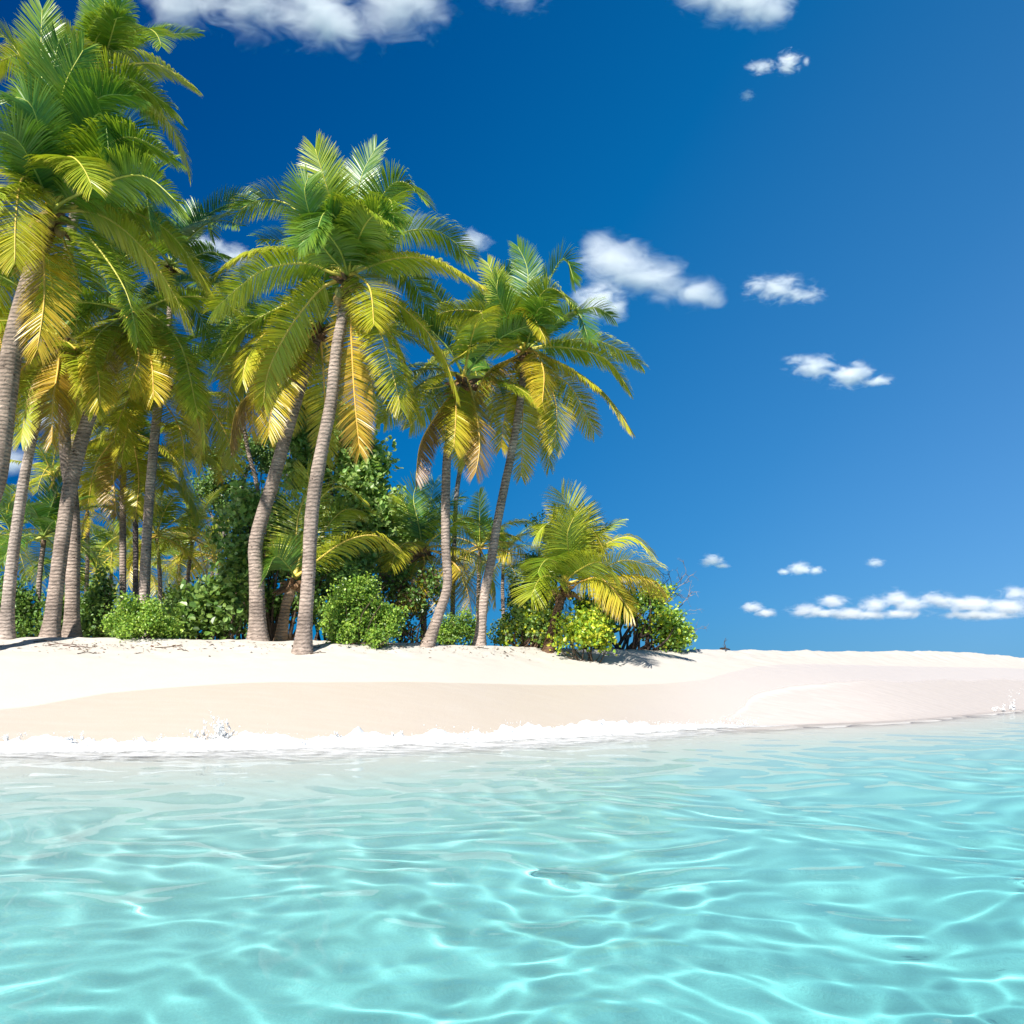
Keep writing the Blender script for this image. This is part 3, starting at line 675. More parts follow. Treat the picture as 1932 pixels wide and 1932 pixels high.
palm('straight palm behind the small light-green bush, its yellowish skirt hanging low',
     [(268, 1185), (270, 1130), (277, 1009), (284, 906), (294, 792)], 28, (306, 700), [([(280, 720), (245, 790), (228, 880)], .55, FR), ([(300, 740), (340, 810), (350, 890)], .66, FR), ([(290, 730), (235, 760), (200, 810)], .4, BK), ([(330, 730), (375, 800), (380, 890)], .6, BK)],
     (11, .1), 4.0, (.12, .58), 25, [19, 17, 13], leaf=.85, trunk_col=(.54, .47, .42))
palm('palm rising behind the left crowns, dark fronds reaching right under the big crown',
     [(275, 1180), (281, 1000), (298, 800), (318, 620)], 30, (322, 500), [([(345, 440), (380, 400), (405, 450)], .15, BK, 4), ([(350, 490), (400, 475), (430, 500)], .1, FR, 4), ([(350, 520), (420, 560), (440, 640)], .3, FR)],
     (10, .05), 4.2, (.04, .4), 26, [12, 11, 10], leaf=.9)
palm('narrow palm with a golden skirt between the crossing trunks and the straight palm',
     [(233, 1180), (232, 1130), (232, 935)], 31, (236, 815), [([(225, 850), (215, 900), (220, 980)], 1.05, FR), ([(250, 830), (262, 900), (255, 985)], .66, FR), ([(215, 830), (180, 880), (165, 960)], .6, BK)],
     (11, .1), 3.7, (.15, .6), 27, [12, 12, 11], leaf=.8)
palm('dark-trunked palm just left of the straight palm', [(255, 1182), (256, 1060), (256, 970)], 33, (262, 880), [], (12, .1), 3.4, (.15, .55), 28, [11, 10, 10], leaf=.8, trunk_col=(.2, .18, .18))
palm('palm mostly outside the left edge, only orange frond tips entering the view', [(-110, 1200), (-95, 900), (-75, 720)], 25, (-62, 600), [([(-30, 600), (0, 640), (14, 730)], .85, FR), ([(-30, 580), (10, 600), (20, 660)], .5, BK)], (8, .1), 3.8, (.2, .7), 29, [26, 22, 18], leaf=.85)
# --- young palms without a tall trunk
palm('young yellow-green palm with dry leaf bases, sprouting between the two thick middle trunks',
     [(528, 1196), (540, 1140), (552, 1105)], 25.6, (556, 1090),
     [([(558, 1040), (563, 974), (582, 916), (578, 882)], .5, BK), ([(570, 1080), (600, 1056), (654, 1020), (712, 1011), (764, 1046)], .55, FR), ([(575, 1060), (612, 1000), (650, 962), (692, 966)], .5, BK), ([(570, 1040), (592, 960), (634, 918), (684, 940)], .45, BK),
      ([(545, 1060), (524, 1030), (500, 1020), (484, 1056)], .15, BK), ([(550, 1040), (540, 975), (520, 925)], .45, BK), ([(545, 1070), (520, 1050), (500, 1090)], .12, FR, 2.2), ([(570, 1070), (620, 1050), (660, 1085)], .3, BK)],
     (0, 0), 3.3, seed=41, widths=[19, 18, 17], leaf=1.05, nl=70, group='young palms among the bushes', trunk_col=(.42, .3, .2), wid=.045)
palm('young palm with orange-yellow hanging fronds behind the bent palm',
     [(800, 1190), (798, 1100), (796, 1060)], 29.5, (797, 1036),
     [([(806, 980), (820, 908)], .1, BK, 2.8), ([(815, 985), (845, 950), (872, 935)], .2, BK, 3), ([(825, 1010), (880, 975), (912, 1003)], .35, FR, 3), ([(840, 1030), (900, 1050), (938, 1110)], .62, FR, 3.2), ([(800, 1070), (780, 1100), (768, 1140)], .7, FR, 2.8),
      ([(812, 1060), (832, 1095), (836, 1150)], .85, FR, 2.8), ([(830, 1045), (870, 1080), (892, 1160)], .86, FR, 3.2), ([(780, 1000), (765, 955), (748, 935)], .35, BK, 2.8), ([(790, 990), (780, 940), (790, 905)], .15, BK, 2.6), ([(770, 1030), (745, 1040), (730, 1080)], .6, BK, 2.6), ([(820, 1040), (860, 1050), (905, 1130)], .8, BK, 3.2)],
     (3, .2), 2.9, (.2, .7), 42, [11, 11, 11], leaf=.9, nl=64, group='young palms among the bushes', wid=.045)
palm('short bushy palm with arching yellow fronds at the right end of the thicket',
     [(1033, 1226), (1045, 1180), (1060, 1125)], 27.2, (1066, 1102),
     [([(1075, 1050), (1082, 989), (1057, 926)], 0.54, FR, 3.4), ([(1080, 1060), (1094, 1010), (1106, 955)], 0.52, BK, 3.2), ([(1080, 1060), (1110, 1015), (1164, 984)], 0.32, BK), ([(1080, 1060), (1097, 1018), (1116, 998), (1142, 1042)], 0.57, FR), ([(1090, 1060), (1140, 1028), (1189, 1013), (1230, 1042)], 0.50, BK),
      ([(1090, 1095), (1120, 1082), (1178, 1057), (1240, 1072)], 0.52, FR), ([(1090, 1100), (1130, 1092), (1205, 1089), (1256, 1120)], 0.72, BK), ([(1080, 1108), (1099, 1096), (1138, 1094), (1196, 1158)], 0.72, FR), ([(1063, 1060), (1064, 1016), (1040, 985), (1008, 1012)], 0.40, FR),
      ([(1066, 1060), (1050, 1005), (1016, 1002)], 0.47, BK), ([(1050, 1085), (1016, 1065), (988, 1062)], 0.22, BK), ([(1075, 1060), (1070, 1010), (1085, 970)], 0.42, FR), ([(1050, 1090), (1020, 1090), (1000, 1130)], 0.42, FR, 2.4), ([(1085, 1080), (1130, 1060), (1160, 1090)], 0.42, FR)],
     (2, .2), 3.1, (.2, .5), 43, [18, 17, 16], leaf=1.05, nl=96, group='young palms among the bushes', trunk_col=(.17, .11, .07), wid=.045)

# --- palms further back
G2 = 'palms deeper in the grove'
far = [((83, 1012), (72, 1198), 30, 2.6, (.02, .25), 'dark green palm with a thin pale trunk behind the left trunks', 16),
       ((211, 1048), (206, 1195), 44, 3.0, (.2, .6), 'small palm low between the crossing trunks and the narrow palm', 12),
       ((296, 1010), (300, 1195), 36, 3.0, (.35, .6), 'golden background palm right beside the straight palm', 14),
       ((363, 1016), (352, 1195), 38, 3.1, (.3, .55), 'yellow-green background palm left of the sea grape thicket', 14),
       ((180, 1078), (186, 1195), 52, 3.0, (.2, .5), 'tiny far palm low behind the crossing trunks', 12),
       ((338, 1060), (330, 1195), 48, 3.0, (.25, .5), 'far palm with thin trunk in the gap above the light-green bush', 12),
       ((262, 1068), (262, 1195), 50, 3.0, (.25, .6), 'far palm directly behind the dark trunk', 12),
       ((22, 1008), (28, 1195), 36, 2.9, (.15, .5), 'background palm at the left edge behind the slim pale palm', 14),
       ((130, 1064), (118, 1195), 43, 3.0, (.1, .4), 'dim background palm behind the crossing trunks', 12),
       ((404, 1050), (398, 1195), 44, 3.0, (.35, .65), 'background palm just left of the sea grape bush', 12),
       ((98, 895), (150, 1190), 36, 3.0, (.3, .6), 'yellowish palm showing behind the trunk crossing', 13),
       ((165, 960), (156, 1190), 38, 2.6, (.35, .6), 'golden palm deep behind the crossing trunks', 12),
       ((950, 1050), (955, 1205), 40, 2.9, (.1, .6), 'dark palm low behind the slender right-end palm', 14),
       ((905, 1035), (900, 1205), 36, 2.8, (.3, .75), 'yellow palm between the two right trunks', 13),
       ((455, 770), (484, 930), 33, 3.4, (.2, .7), 'palm on a bent grey stem behind the thick-footed palm', 14),
       ((140, 770), (134, 1190), 33, 3.6, (.3, .65), 'golden palm half hidden behind the left trunks', 12)]
for i, (cr, ft, d, Lm, ages, lab, nn) in enumerate(far):
    tr = [ft, ((cr[0] + ft[0]) / 2 + (i % 3 - 1) * 4, (cr[1] + ft[1]) / 2)]
    if i == 14: tr = [(492, 1195), (490, 1050), (486, 925), (468, 850)]
    palm(lab, tr, d, cr, [], (nn, .03), Lm, ages, 60 + i, [9 * 40 / d * .9, 8 * 40 / d * .9, 7 * 40 / d * .9], leaf=.7, nl=50, fibre=False, group=G2, wid=.06)

# ------------------------------------------------------------------ broad-leaved trees and shrubs
def leaves(mb, clumps, d, n, size, cols, rng, up=.5, shell=.45, asp=.8, dep=1.0, lump=0):
    """many single leaves, folded along the midrib, through the volume of the clumps (px ellipses at d metres)"""
    ar = np.array([c[2] * c[3] for c in clumps], float); pr = ar / ar.sum()
    which = rng.choice(len(clumps), n, p=pr)
    cl = np.array([[c[0], c[1], c[2], c[3], (c[4] if len(c) > 4 else 0)] for c in clumps])[which]
    v = unit(rng.normal(size=(n, 3))); r = rng.random(n) ** shell
    # sub-clumps break the ellipsoid into sprigs
    k = 1 + .5 * (np.sin(v[:, 0] * 5 + which * 2.1) * np.sin(v[:, 2] * 6 + which) * np.sin(v[:, 1] * 5 + 1))
    dd = d + cl[:, 4]
    cx = (cl[:, 0] - 966) / FPX * dd; cz = CAMH + (HY - cl[:, 1]) / FPX * dd
    rx = cl[:, 2] / FPX * dd; rz = cl[:, 3] / FPX * dd; ry = (rx + rz) / 2 * dep
    p = np.stack([cx + v[:, 0] * r * k * rx, dd + v[:, 1] * r * k * ry, cz + v[:, 2] * r * k * rz], 1)
    gz = ground(p[:, 0], p[:, 1]); p[:, 2] = np.maximum(p[:, 2], gz + .02 + .1 * rng.random(n))
    if lump:   # gather leaves on twig ends
        q = p[rng.integers(0, n, n // lump)]
        j = rng.integers(0, len(q), n); p = q[j] + rng.normal(size=(n, 3)) * size * 1.15
    nrm = unit(v * .8 + np.array([0, -.25, up]) + rng.normal(0, .45, (n, 3)))
    ax = unit(np.cross(nrm, rng.normal(size=(n, 3)))); ay = np.cross(nrm, ax)
    s = size * rng.uniform(.65, 1.25, n)[:, None]
    fold = nrm * s * .12
    w = ay * s * asp * .5
    V = np.stack([p - ax * s * .5, p - ax * s * .22 - w * .8 + fold, p + ax * s * .2 - w * .85 + fold, p + ax * s * .5, p + ax * s * .2 + w * .85 + fold, p - ax * s * .22 + w * .8 + fold], 1)
    o = np.arange(n)[:, None] * 6
    F = np.concatenate([o + np.array([[0, 1, 2, 3]]), o + np.array([[0, 3, 4, 5]])]).tolist()
    cols = np.asarray(cols, float); ci = rng.integers(0, len(cols), n)
    cc = np.minimum(cols[ci] * 1.3, .56) * rng.uniform(.75, 1.3, (n, 1))
    mb.add(V, F, np.repeat(cc, 6, 0))

def shrub(name, label, cat, clumps, d, n, size, cols, seed, stems=(), trunk_r=.05, stem_col=(.12, .085, .06), group='shrubs and trees under the palms', **kw):
    rng = np.random.default_rng(seed)
    bx = np.mean([c[0] for c in clumps]); b = P(bx, 1210, d); b[2] = float(ground(b[0], b[1]))
    root = empty(name, b, label, cat, group)
    sub = []
    for c in clumps:
        for k in range(6):
            a_ = rng.uniform(0, 6.28); r_ = rng.uniform(.25, .85); f_ = rng.uniform(.32, .62)
            sub.append((c[0] + math.cos(a_) * r_ * c[2], c[1] + math.sin(a_) * r_ * c[3], c[2] * f_, c[3] * f_, rng.normal(0, .5) * (c[2] + c[3]) / 2 / FPX * d))
    mb = MB(); leaves(mb, sub, d, n, size, cols, rng, **kw); mb.build('crown', M_LEAF, root, b, smooth=False)
    sb = MB()
    for st in stems:
        pts = np.array([P(x, y, d) for x, y in st[0]]); r0 = st[1]
        pts[0, 2] = min(pts[0, 2], float(ground(pts[0, 0], pts[0, 1])) - .05) if pts[0, 2] < b[2] + .6 else pts[0, 2]
        pts[1:] += rng.normal(0, .06, pts[1:].shape) * np.array([.3, 1.5, .3])
        c = catmull(pts, 5 * len(pts)); tube(sb, c, np.linspace(r0, r0 * .35, len(c)), 7, np.array(st[2] if len(st) > 2 else stem_col))
    for c in clumps:      # inner boughs to every clump
        for k in range(3):
            q0 = P(bx * .5 + c[0] * .5 + rng.normal(0, 8), 1212, d + (c[4] if len(c) > 4 else 0)); q0[2] = float(ground(q0[0], q0[1])) - .05
            q2 = P(c[0] + rng.normal(0, c[2] * .5), c[1] + rng.normal(0, c[3] * .4), d + (c[4] if len(c) > 4 else 0)) + np.array([0, rng.normal(0, .3), 0])
            if q2[2] < q0[2] + .2: q2[2] = q0[2] + .3
            q1 = (q0 + q2) / 2 + rng.normal(0, .15, 3)
            cc = catmull([q0, q1, q2], 9); tube(sb, cc, np.linspace(trunk_r, trunk_r * .25, 9), 6, np.array(stem_col) * rng.uniform(.8, 1.4))
    sb.build('trunk', M_WOOD, root, b)
    return root

GRAPE = [(.17, .29, .075), (.21, .33, .085), (.13, .22, .055), (.30, .38, .15), (.24, .34, .08)]
DARK = [(.08, .16, .035), (.11, .20, .04), (.14, .22, .05)]
LIGHT = [(.15, .26, .035), (.21, .33, .045), (.10, .20, .03), (.27, .37, .06)]
YEL = [(.34, .43, .022), (.46, .49, .035), (.25, .37, .025), (.50, .46, .045)]

shrub('sea_grape_tree', 'tall sea grape tree of round leaves behind the tall middle palm', 'tree',
      [(592, 770, 26, 42), (620, 820, 48, 52), (680, 890, 50, 50), (640, 950, 62, 58), (725, 950, 42, 44), (762, 995, 32, 36), (700, 1020, 60, 46), (575, 880, 36, 55), (735, 1055, 48, 34), (650, 1060, 60, 45), (665, 840, 34, 36)],
      34, 20000, .22, GRAPE, 101, [([(650, 1200), (640, 1080), (620, 900), (600, 780)], .14, (.2, .18, .16))], .06, dep=1.1, lump=9, shell=.6)
shrub('feathery_tree', 'dark open-crowned tree with grey branches, left of the sea grape tree', 'tree',
      [(400, 880, 42, 34), (455, 858, 45, 50), (440, 935, 55, 36), (385, 930, 34, 34), (500, 860, 34, 46), (530, 820, 32, 40), (560, 790, 22, 40)], 41, 11000, .13, DARK + [(.06, .10, .02)], 102,
      [([(440, 1190), (430, 1050), (410, 950), (395, 870)], .12, (.25, .22, .2)), ([(440, 1120), (450, 980), (470, 880), (500, 830)], .10, (.25, .22, .2)), ([(432, 1020), (380, 940), (370, 900)], .07, (.25, .22, .2))], .05, dep=1.1, lump=12)
shrub('sea_grape_bush', 'dense sea grape bush of round green leaves behind the thick-footed palm', 'shrub',
      [(465, 960, 40, 38), (445, 1015, 36, 44), (500, 950, 34, 40), (530, 990, 45, 50), (470, 1060, 44, 40), (540, 1060, 60, 50), (600, 1050, 55, 50)], 27, 7000, .17, GRAPE + DARK, 103, (), .05, lump=8)
shrub('sea_grape_bush', 'dark open sea grape bush with big pale leaves left of the thick-footed palm', 'shrub',
      [(395, 1150, 52, 48), (440, 1120, 42, 48), (360, 1180, 36, 26), (430, 1180, 40, 22)], 25.6, 1500, .2, DARK + [(.16, .24, .05), (.10, .16, .03), (.05, .09, .02)], 104, (), .03, lump=4)
shrub('sea_grape_bush', 'dark foliage filling the gap behind the big-leaved bush', 'shrub', [(400, 1150, 50, 40), (350, 1170, 40, 32), (460, 1140, 36, 56)], 29, 3500, .15, DARK, 105, (), .04, lump=8)
shrub('small_leaved_bush', 'small rounded light-green bush on the sand left of centre', 'shrub', [(265, 1172, 58, 36), (235, 1182, 36, 26), (300, 1185, 32, 24), (268, 1150, 40, 28)], 24.4, 9000, .075, LIGHT, 106, (), .02, lump=7, shell=.5)
shrub('small_leaved_bush', 'rounded light-green bush right of the tall middle palm', 'shrub', [(670, 1152, 66, 54), (640, 1178, 42, 36), (705, 1175, 44, 40), (735, 1178, 26, 36), (675, 1120, 44, 28)], 24.3, 15000, .08, LIGHT + [(.07, .13, .02)], 107, (), .02, lump=7, shell=.5)
shrub('glossy_bush', 'glossy-leaved low bush between the bent palm and the slender palm', 'shrub', [(862, 1180, 36, 36), (845, 1195, 28, 22), (885, 1190, 24, 30)], 27.4, 3500, .11, LIGHT + DARK, 108, (), .02, asp=.45, lump=6)
shrub('dark_thicket', 'dry dark thicket left of the bent palm foot', 'shrub', [(785, 1150, 34, 44), (770, 1190, 30, 20), (800, 1110, 40, 40), (740, 1110, 50, 40)], 28.6, 3500, .12, DARK + [(.09, .06, .04)], 109, [([(760, 1205), (790, 1180), (830, 1150)], .03), ([(775, 1208), (800, 1190), (815, 1170)], .02)], .03, (.10, .07, .055), lump=8)
shrub('dark_thicket', 'dark leafy mass at the far left behind the slim pale trunk', 'shrub', [(20, 1150, 45, 44), (55, 1170, 40, 34), (-20, 1140, 50, 50)], 29, 4500, .13, DARK, 110, (), .03, lump=8)
shrub('dark_thicket', 'dark leafy mass behind the crossing palm feet', 'shrub', [(170, 1160, 42, 42), (200, 1175, 36, 28), (115, 1165, 40, 36), (190, 1120, 26, 36)], 29.5, 5000, .13, DARK + [(.06, .11, .02)], 111, (), .03, lump=8)
shrub('dark_thicket', 'low dark growth closing the grove floor behind the light-green bush', 'shrub', [(300, 1165, 70, 34), (240, 1175, 60, 24), (345, 1150, 40, 40)], 40, 6000, .16, DARK + [(.06, .10, .02)], 112, (), .04, lump=10)
shrub('dark_thicket', 'dark undergrowth between the feet of the two thick middle palms', 'shrub', [(540, 1150, 50, 46), (600, 1130, 46, 60), (500, 1150, 40, 50), (650, 1110, 50, 50)], 27.5, 5000, .13, DARK, 118, (), .03, lump=8)
shrub('dense_dark_tree', 'dense dark tree left of the short bushy palm', 'tree', [(1000, 1080, 28, 34), (1010, 1120, 40, 40), (985, 1130, 30, 30), (1030, 1070, 34, 44), (1050, 1040, 30, 40)], 30.5, 7500, .11, [(.07, .17, .035), (.10, .21, .04), (.05, .12, .03)], 113, [([(1040, 1222), (1030, 1150), (1020, 1090)], .14)], .06, asp=.4, lump=9)
shrub('leafy_sapling', 'pale leafy sapling sprigs sticking up above the short bushy palm', 'tree', [(1052, 965, 16, 12), (1030, 975, 9, 10), (1090, 960, 8, 13), (1012, 990, 10, 6), (1065, 985, 16, 8), (1098, 980, 10, 8)], 30.5, 420, .12, [(.16, .24, .05), (.12, .2, .04)], 114,
      [([(1062, 1150), (1058, 1040), (1050, 965)], .03, (.25, .2, .15)), ([(1058, 1040), (1040, 1000), (1012, 990)], .018, (.25, .2, .15)), ([(1070, 1100), (1085, 1010), (1091, 955)], .02, (.25, .2, .15))], .012, lump=6, asp=.45)
shrub('spreading_shrub', 'wide shrub with dark crooked branches at the right end of the thicket', 'shrub',
      [(1180, 1135, 46, 26), (1225, 1115, 36, 26), (1250, 1180, 38, 26), (1280, 1200, 24, 22), (1140, 1160, 36, 24), (1110, 1150, 30, 20), (1268, 1206, 26, 16)], 30.5, 8500, .13, YEL[:3] + LIGHT + GRAPE[:2], 115,
      [([(1100, 1226), (1125, 1180), (1180, 1155), (1240, 1125)], .13), ([(1120, 1226), (1150, 1195), (1170, 1180), (1190, 1120)], .12), ([(1180, 1226), (1215, 1200), (1270, 1175)], .09), ([(1135, 1226), (1160, 1160), (1150, 1120)], .09), ([(1200, 1226), (1240, 1208), (1290, 1195)], .07), ([(1160, 1226), (1200, 1170), (1230, 1140)], .07)], .05, (.085, .06, .05), lump=7)
shrub('yellow_green_shrub', 'yellow-green leafy shrub in front of the short bushy palm', 'shrub', [(1085, 1178, 34, 26), (1112, 1196, 34, 24), (1125, 1170, 26, 22), (1075, 1205, 26, 14), (1140, 1208, 24, 14)], 26.7, 2600, .12, YEL + LIGHT[:2], 116, (), .02, lump=6)
shrub('spreading_shrub', 'low sprawling shrub between the slender palm and the short bushy palm', 'shrub', [(975, 1185, 40, 28), (1005, 1195, 34, 22), (945, 1200, 26, 18), (1025, 1170, 26, 22), (990, 1160, 34, 24), (1035, 1195, 22, 20)], 27.6, 4200, .11, GRAPE + YEL[:2], 117, [([(975, 1228), (1005, 1200), (1035, 1185)], .06), ([(1000, 1226), (1015, 1190), (1045, 1170)], .07)], .04, (.12, .075, .05), lump=7)

# bare grey twigs beyond the right end of the thicket
rng = np.random.default_rng(77)
b = P(1215, 1226, 31.5); b[2] = float(ground(b[0], b[1]))
bare = empty('bare_shrub', b, 'leafless grey shrub with bare twigs against the sky at the right end of the thicket', 'shrub', 'shrubs and trees under the palms')
def twigs(mb, p, dirv, L, r, depth, rng):
    n_ = 6; q = [p]; dv = dirv
    for k in range(n_):
        dv = unit(dv + rng.normal(0, .22, 3)); q.append(q[-1] + dv * L / n_)
    q = np.array(q); tube(mb, q, np.linspace(r, r * .5, n_ + 1), 5, np.array([.34, .29, .27]) * rng.uniform(.7, 1.2))
    if depth:
        for k in range(3):
            i = rng.integers(2, n_ + 1)
            twigs(mb, q[i], unit(dv + rng.normal(0, .6, 3)), L * rng.uniform(.4, .65), r * .6, depth - 1, rng)
for (x0, y0), (x1, y1), r_ in [((1190, 1200), (1212, 1010), .05), ((1200, 1180), (1225, 1080), .035), ((1220, 1200), (1290, 1140), .045), ((1215, 1190), (1262, 1110), .04), ((1240, 1205), (1305, 1165), .035), ((1170, 1190), (1180, 1090), .04), ((1250, 1222), (1308, 1205), .025), ((1200, 1190), (1245, 1130), .03)]:
    mb = MB(); p0 = P(x0, y0, 31.5); p1 = P(x1, y1, 31.5); v = p1 - p0
    q0 = P(x0 - 18, 1226, 31.5); q0[2] = b[2] - .05
    tube(mb, catmull([q0, (q0 + p0) / 2 + rng.normal(0, .1, 3), p0], 8), np.linspace(r_ * 1.2, r_, 8), 6, np.array([.30, .25, .23]))
    twigs(mb, p0, unit(v), np.linalg.norm(v) * .95, r_ * .7, 3, rng)
    mb.build('branch', M_WOOD, bare, b)

# ------------------------------------------------------------------ things lying on the sand
rng = np.random.default_rng(9)
def twig_thing(px, py, Lpx, label, col, tilt=0., r=.012, up=.03, name='twig'):
    p = hit(px, py); L = Lpx / FPX * p[1]
    mb = MB(); n_ = 7; q = []
    az = tilt
    for k in range(n_):
        s = (k / (n_ - 1) - .5) * L; x = p[0] + s * math.cos(az); y = p[1] + s * math.sin(az) + rng.normal(0, .02)
        q.append((x, y, float(ground(x, y)) + r * .7 + up * math.sin(k / (n_ - 1) * math.pi) * rng.uniform(.3, 1)))
    tube(mb, np.array(q), np.linspace(r, r * .5, n_), 6, col)
    for j in range(2):
        i = rng.integers(2, n_ - 1); dv = np.array([rng.normal(0, .5), rng.normal(0, .5), .35]); dv = unit(dv)
        tube(mb, np.array([q[i], np.array(q[i]) + dv * L * .12, np.array(q[i]) + dv * L * .22 + np.array([0, 0, -.01])]), [r * .6, r * .45, r * .2], 5, col)
    o = mb.build(name, M_WOOD, None, p); o.location = p
    tag(o, label, 'twig', 'driftwood twigs on the beach')
twig_thing(165, 1233, 36, 'dark straight stick lying alone low on the dry sand at the left', (.12, .10, .09), .05, .014)
twig_thing(118, 1217, 50, 'reddish twig, left of a tangle below the crossing palm feet', (.16, .07, .045), .3)
twig_thing(146, 1221, 60, 'longest reddish twig in the tangle below the crossing palm feet', (.15, .07, .05), -.15)
twig_thing(85, 1212, 40, 'grey twig at the foot line of the left palms', (.14, .11, .09), .1)
twig_thing(320, 1222, 46, 'brown twig on the sand below the light-green left bush', (.15, .09, .06), .2)
twig_thing(345, 1228, 30, 'short brown twig nearest the water below the big-leaved bush', (.14, .09, .06), -.5)
twig_thing(560, 1222, 20, 'dark knobbly scrap of bark left of the tall middle palm foot', (.06, .05, .04), .2, .03)
twig_thing(690, 1216, 62, 'long reddish twig under the bush right of the tall middle palm', (.2, .07, .045), .1)
twig_thing(745, 1218, 40, 'pale fallen stem below the right side of the light-green bush', (.28, .2, .13), -.1)
twig_thing(600, 1232, 30, 'thin curl of dry leaf on the sand below the tall middle palm', (.2, .14, .09), .4)
twig_thing(835, 1212, 34, 'reddish twig at the foot of the bent palm', (.17, .08, .05), .15)
twig_thing(912, 1224, 22, 'short dark twig in front of the slender palm foot', (.12, .08, .06), .0)
twig_thing(1368, 1227, 18, 'low black piece of driftwood on the crest of the bare sand', (.05, .04, .035), .0, .045)
# the single upright dead stick on the crest
p = hit(1368, 1229); mb = MB()
st = np.array([p + np.array([0, 0, -.1]), p + np.array([.02, 0, .15]), p + np.array([-.03, 0, .32]), p + np.array([.03, 0, .48])])
tube(mb, catmull(st, 10), np.linspace(.018, .008, 10), 6, (.10, .08, .07))
tube(mb, np.array([st[2], st[2] + np.array([.07, .02, .08]), st[2] + np.array([.12, .02, .1])]), [.01, .008, .004], 5, (.10, .08, .07))
tube(mb, np.array([st[1], st[1] + np.array([-.07, .0, .05]), st[1] + np.array([-.1, .0, .12])]), [.01, .007, .004], 5, (.10, .08, .07))
o = mb.build('dead_stick', M_WOOD, None, p); o.location = p; tag(o, 'single upright dead stick on the crest of the bare sand, right of the thicket', 'stick')
# dry leaf litter and crumbs of weed: nobody could count it
mb = MB()
for i in range(900):
    c = [(200, 1214, 160), (330, 1222, 90), (150, 1222, 70), (620, 1216, 140), (700, 1220, 110), (860, 1219, 90), (960, 1228, 60)][rng.integers(7)]
    px = rng.normal(c[0], c[2]); py = c[1] + abs(rng.normal(0, 9)) - 5
    p = hit(px, py)
    L = rng.uniform(.02, .10) * rng.choice([1, 1, 1.8]); wv = L * rng.uniform(.1, .4); az = rng.uniform(0, 6.28)
    ax = np.array([math.cos(az), math.sin(az), rng.normal(0, .15)]) * L; ay = np.array([-math.sin(az), math.cos(az), rng.normal(0, .25)]) * wv
    z = np.array([0, 0, .015])
    mb.add(np.array([p - ax / 2, p - ay / 2 + z, p + ax / 2 + z * .5, p + ay / 2 + z]) + z * .6, [(0, 1, 2, 3)], np.array([[.17, .10, .06], [.09, .065, .045], [.24, .16, .09], [.2, .08, .05]][rng.integers(4)]))
o = mb.build('leaf_litter', M_FIBRE); tag(o, 'dry leaf litter scattered on the upper beach', 'litter', kind='stuff')

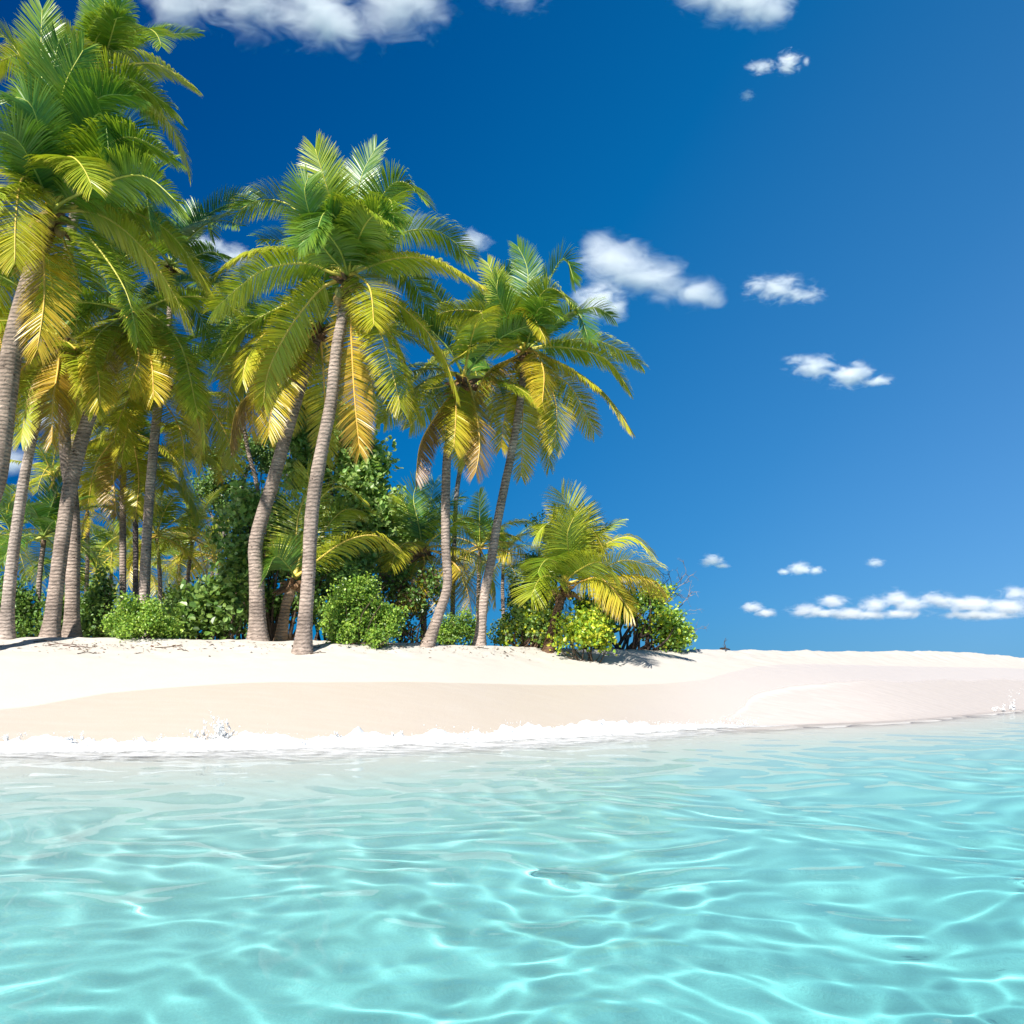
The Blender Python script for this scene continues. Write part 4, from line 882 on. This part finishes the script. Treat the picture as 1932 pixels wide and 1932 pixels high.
# ------------------------------------------------------------------ clouds
def cloud(label, D, lobes, seed, tau=4.0, nscale=1.0, namp=1.0, soft=1.25):
    rng = np.random.default_rng(seed)
    L = np.array(lobes, float); x0, x1 = (L[:, 0] - L[:, 2]).min(), (L[:, 0] + L[:, 2]).max(); y0, y1 = (L[:, 1] - L[:, 3]).min(), (L[:, 1] + L[:, 3]).max()
    cx, cyy = (x0 + x1) / 2, (y0 + y1) / 2; u = D / FPX
    cen = P(cx, cyy, D)
    bm = bmesh.new()
    for l in L:
        r = bmesh.ops.create_icosphere(bm, subdivisions=3, radius=1.0)
        for v_ in r['verts']:
            k = 1.3
            v_.co = Vector((l[0] - cx + v_.co.x * l[2] * k, v_.co.y * (l[2] + l[3]) * .5 * k, -(l[1] - cyy) + v_.co.z * l[3] * k))
    me = bpy.data.meshes.new('tmp'); bm.to_mesh(me); bm.free()
    to = bpy.data.objects.new('tmp', me); C.objects.link(to)
    rm = to.modifiers.new('r', 'REMESH'); rm.mode = 'VOXEL'; rm.voxel_size = max(1.5, min(L[:, 2].min(), L[:, 3].min()) / 4)
    dg = bpy.context.evaluated_depsgraph_get(); me2 = bpy.data.meshes.new_from_object(to.evaluated_get(dg)); bpy.data.objects.remove(to); bpy.data.meshes.remove(me)
    me2.name = 'cloud'; me2.materials.clear()
    m, t, out = newmat('cloud_vapour')
    tcn = nd(t, 'ShaderNodeTexCoord')
    size = math.sqrt((x1 - x0) * (y1 - y0))
    no = nd(t, 'ShaderNodeTexNoise'); no.inputs['Scale'].default_value = nscale * 4.0 / size; no.inputs['Detail'].default_value = 5; no.inputs['Roughness'].default_value = .63; no.inputs['Distortion'].default_value = .8
    of = nd(t, 'ShaderNodeMapping'); of.inputs['Location'].default_value = (seed * 131.7, seed * 57.3, 0); of.inputs['Scale'].default_value = (.62, 1, 1.25); of.inputs['Rotation'].default_value = (0, .35, 0)
    t.links.new(tcn.outputs['Object'], of.inputs[0]); t.links.new(of.outputs['Vector'], no.inputs['Vector'])
    f = None
    for l in L:
        sb = nd(t, 'ShaderNodeVectorMath', operation='SUBTRACT'); sb.inputs[1].default_value = (l[0] - cx, 0, -(l[1] - cyy)); t.links.new(tcn.outputs['Object'], sb.inputs[0])
        dv = nd(t, 'ShaderNodeVectorMath', operation='DIVIDE'); dv.inputs[1].default_value = (l[2], (l[2] + l[3]) * .5, l[3]); t.links.new(sb.outputs[0], dv.inputs[0])
        ln = nd(t, 'ShaderNodeVectorMath', operation='LENGTH'); t.links.new(dv.outputs[0], ln.inputs[0])
        g = mathn(t, 'SUBTRACT', 1.0, ln.outputs['Value'])
        f = g if f is None else mathn(t, 'MAXIMUM', f, g)
    q = mathn(t, 'ADD', f, mathn(t, 'MULTIPLY', mathn(t, 'SUBTRACT', no.outputs['Fac'], .55), 3.4 * namp))
    mrn = nd(t, 'ShaderNodeMapRange', interpolation_type='SMOOTHSTEP'); mrn.inputs[1].default_value = .0; mrn.inputs[2].default_value = soft; t.links.new(q, mrn.inputs[0])
    thick = np.median(L[:, 3]) * 2 * u
    pv = nd(t, 'ShaderNodeVolumePrincipled'); pv.inputs['Color'].default_value = (1, 1, 1, 1); pv.inputs['Anisotropy'].default_value = 0.0
    t.links.new(mathn(t, 'MULTIPLY', mrn.outputs[0], tau * .8 / thick), pv.inputs['Density']); t.links.new(pv.outputs[0], out.inputs['Volume'])
    me2.materials.append(m)
    o = bpy.data.objects.new('cloud', me2); C.objects.link(o); o.location = cen; o.scale = (u, u, u)
    tag(o, label, 'cloud', 'small fair-weather clouds')
    return o

cloud('largest white cloud cut by the top edge, right of the tallest palm', 2600, [(330, -14, 80, 60), (450, -15, 130, 66), (580, 5, 120, 66), (655, 58, 56, 52), (740, 5, 110, 62), (805, 12, 66, 52), (610, 30, 80, 62)], 1, 5.5, 1.9, .7)
cloud('white cloud cut by the top edge right of the middle', 2600, [(1330, -22, 80, 40), (1420, -2, 90, 46), (1456, 18, 50, 34), (1380, -8, 90, 40)], 2, 5, 1.4, .5)
cloud('thin veil of cloud at the top edge in the middle', 2600, [(985, -5, 60, 26), (930, -8, 40, 20)], 3, .8, 1.2, .8)
cloud('small ragged cloud tuft high in the right sky', 2800, [(1488, 118, 26, 22), (1435, 127, 34, 10), (1522, 116, 10, 10)], 4, 3.5, 1.4, .9)
cloud('tiny wisp just below the ragged tuft', 2800, [(1410, 180, 18, 10)], 5, 2, 1, .8)
cloud('broad soft cloud right behind the slender palm crown', 3000, [(1150, 490, 80, 48), (1220, 520, 90, 40), (1310, 552, 66, 34), (1130, 465, 50, 34), (1170, 505, 90, 50), (1350, 565, 34, 22), (1272, 545, 60, 28)], 6, 3.6, 1.5, .6)
cloud('bright lower puff touching the slender palm crown', 3000, [(1130, 570, 64, 40), (1160, 582, 34, 28)], 7, 6, 1.2, .6)
cloud('flat cloud to the right of the broad soft cloud', 3000, [(1470, 545, 60, 26), (1520, 558, 44, 16), (1430, 540, 34, 20)], 8, 3.6, 1.4, .85)
cloud('slanting cloud alone in the middle of the right sky', 3000, [(1535, 692, 50, 24), (1605, 708, 50, 26), (1650, 720, 40, 12), (1500, 680, 26, 12)], 9, 4.2, 1.4, .85)
cloud('small puff low in the sky right of the thicket', 4000, [(1345, 1058, 26, 14), (1362, 1068, 22, 6)], 10, 5, 1, .6)
cloud('small two-lobed puff low in the sky', 4000, [(1510, 1073, 30, 15), (1540, 1077, 18, 10), (1480, 1079, 15, 7)], 11, 5, 1.2, .65)
cloud('smallest puff low in the right sky', 4000, [(1652, 1062, 22, 11)], 12, 4, 1, .6)
cloud('short flat cloud left of the long low bank', 5000, [(1420, 1146, 26, 13), (1445, 1157, 26, 11)], 13, 6, 1.2, .55)
cloud('long low cloud bank above the bare sand', 5000, [(1525, 1152, 44, 16), (1570, 1135, 36, 17), (1600, 1158, 50, 14), (1650, 1142, 36, 20), (1690, 1128, 34, 18), (1700, 1158, 46, 13), (1640, 1160, 50, 12), (1560, 1156, 50, 11)], 14, 5, 2.4, .65)
cloud('low cloud bank running out at the right edge', 5000, [(1770, 1132, 50, 18), (1830, 1140, 70, 20), (1900, 1145, 70, 22), (1920, 1120, 36, 18), (1850, 1160, 90, 12), (1980, 1135, 60, 26), (1720, 1140, 50, 16)], 15, 5, 2.4, .7)
cloud('soft cloud behind the fronds between the left crown and the tall middle palm', 3000, [(385, 465, 50, 26), (440, 482, 46, 22), (350, 470, 36, 30)], 16, 4.5, 1.4, .6)
cloud('faint cloud behind the tall middle palm crown', 3000, [(780, 425, 40, 28), (890, 455, 46, 24)], 17, 3.0, 1.2, .7)
cloud('pale cloud low behind the left trunks', 3500, [(20, 870, 60, 30), (70, 790, 46, 28), (60, 720, 40, 16)], 18, 3.6, 1.2, .6)
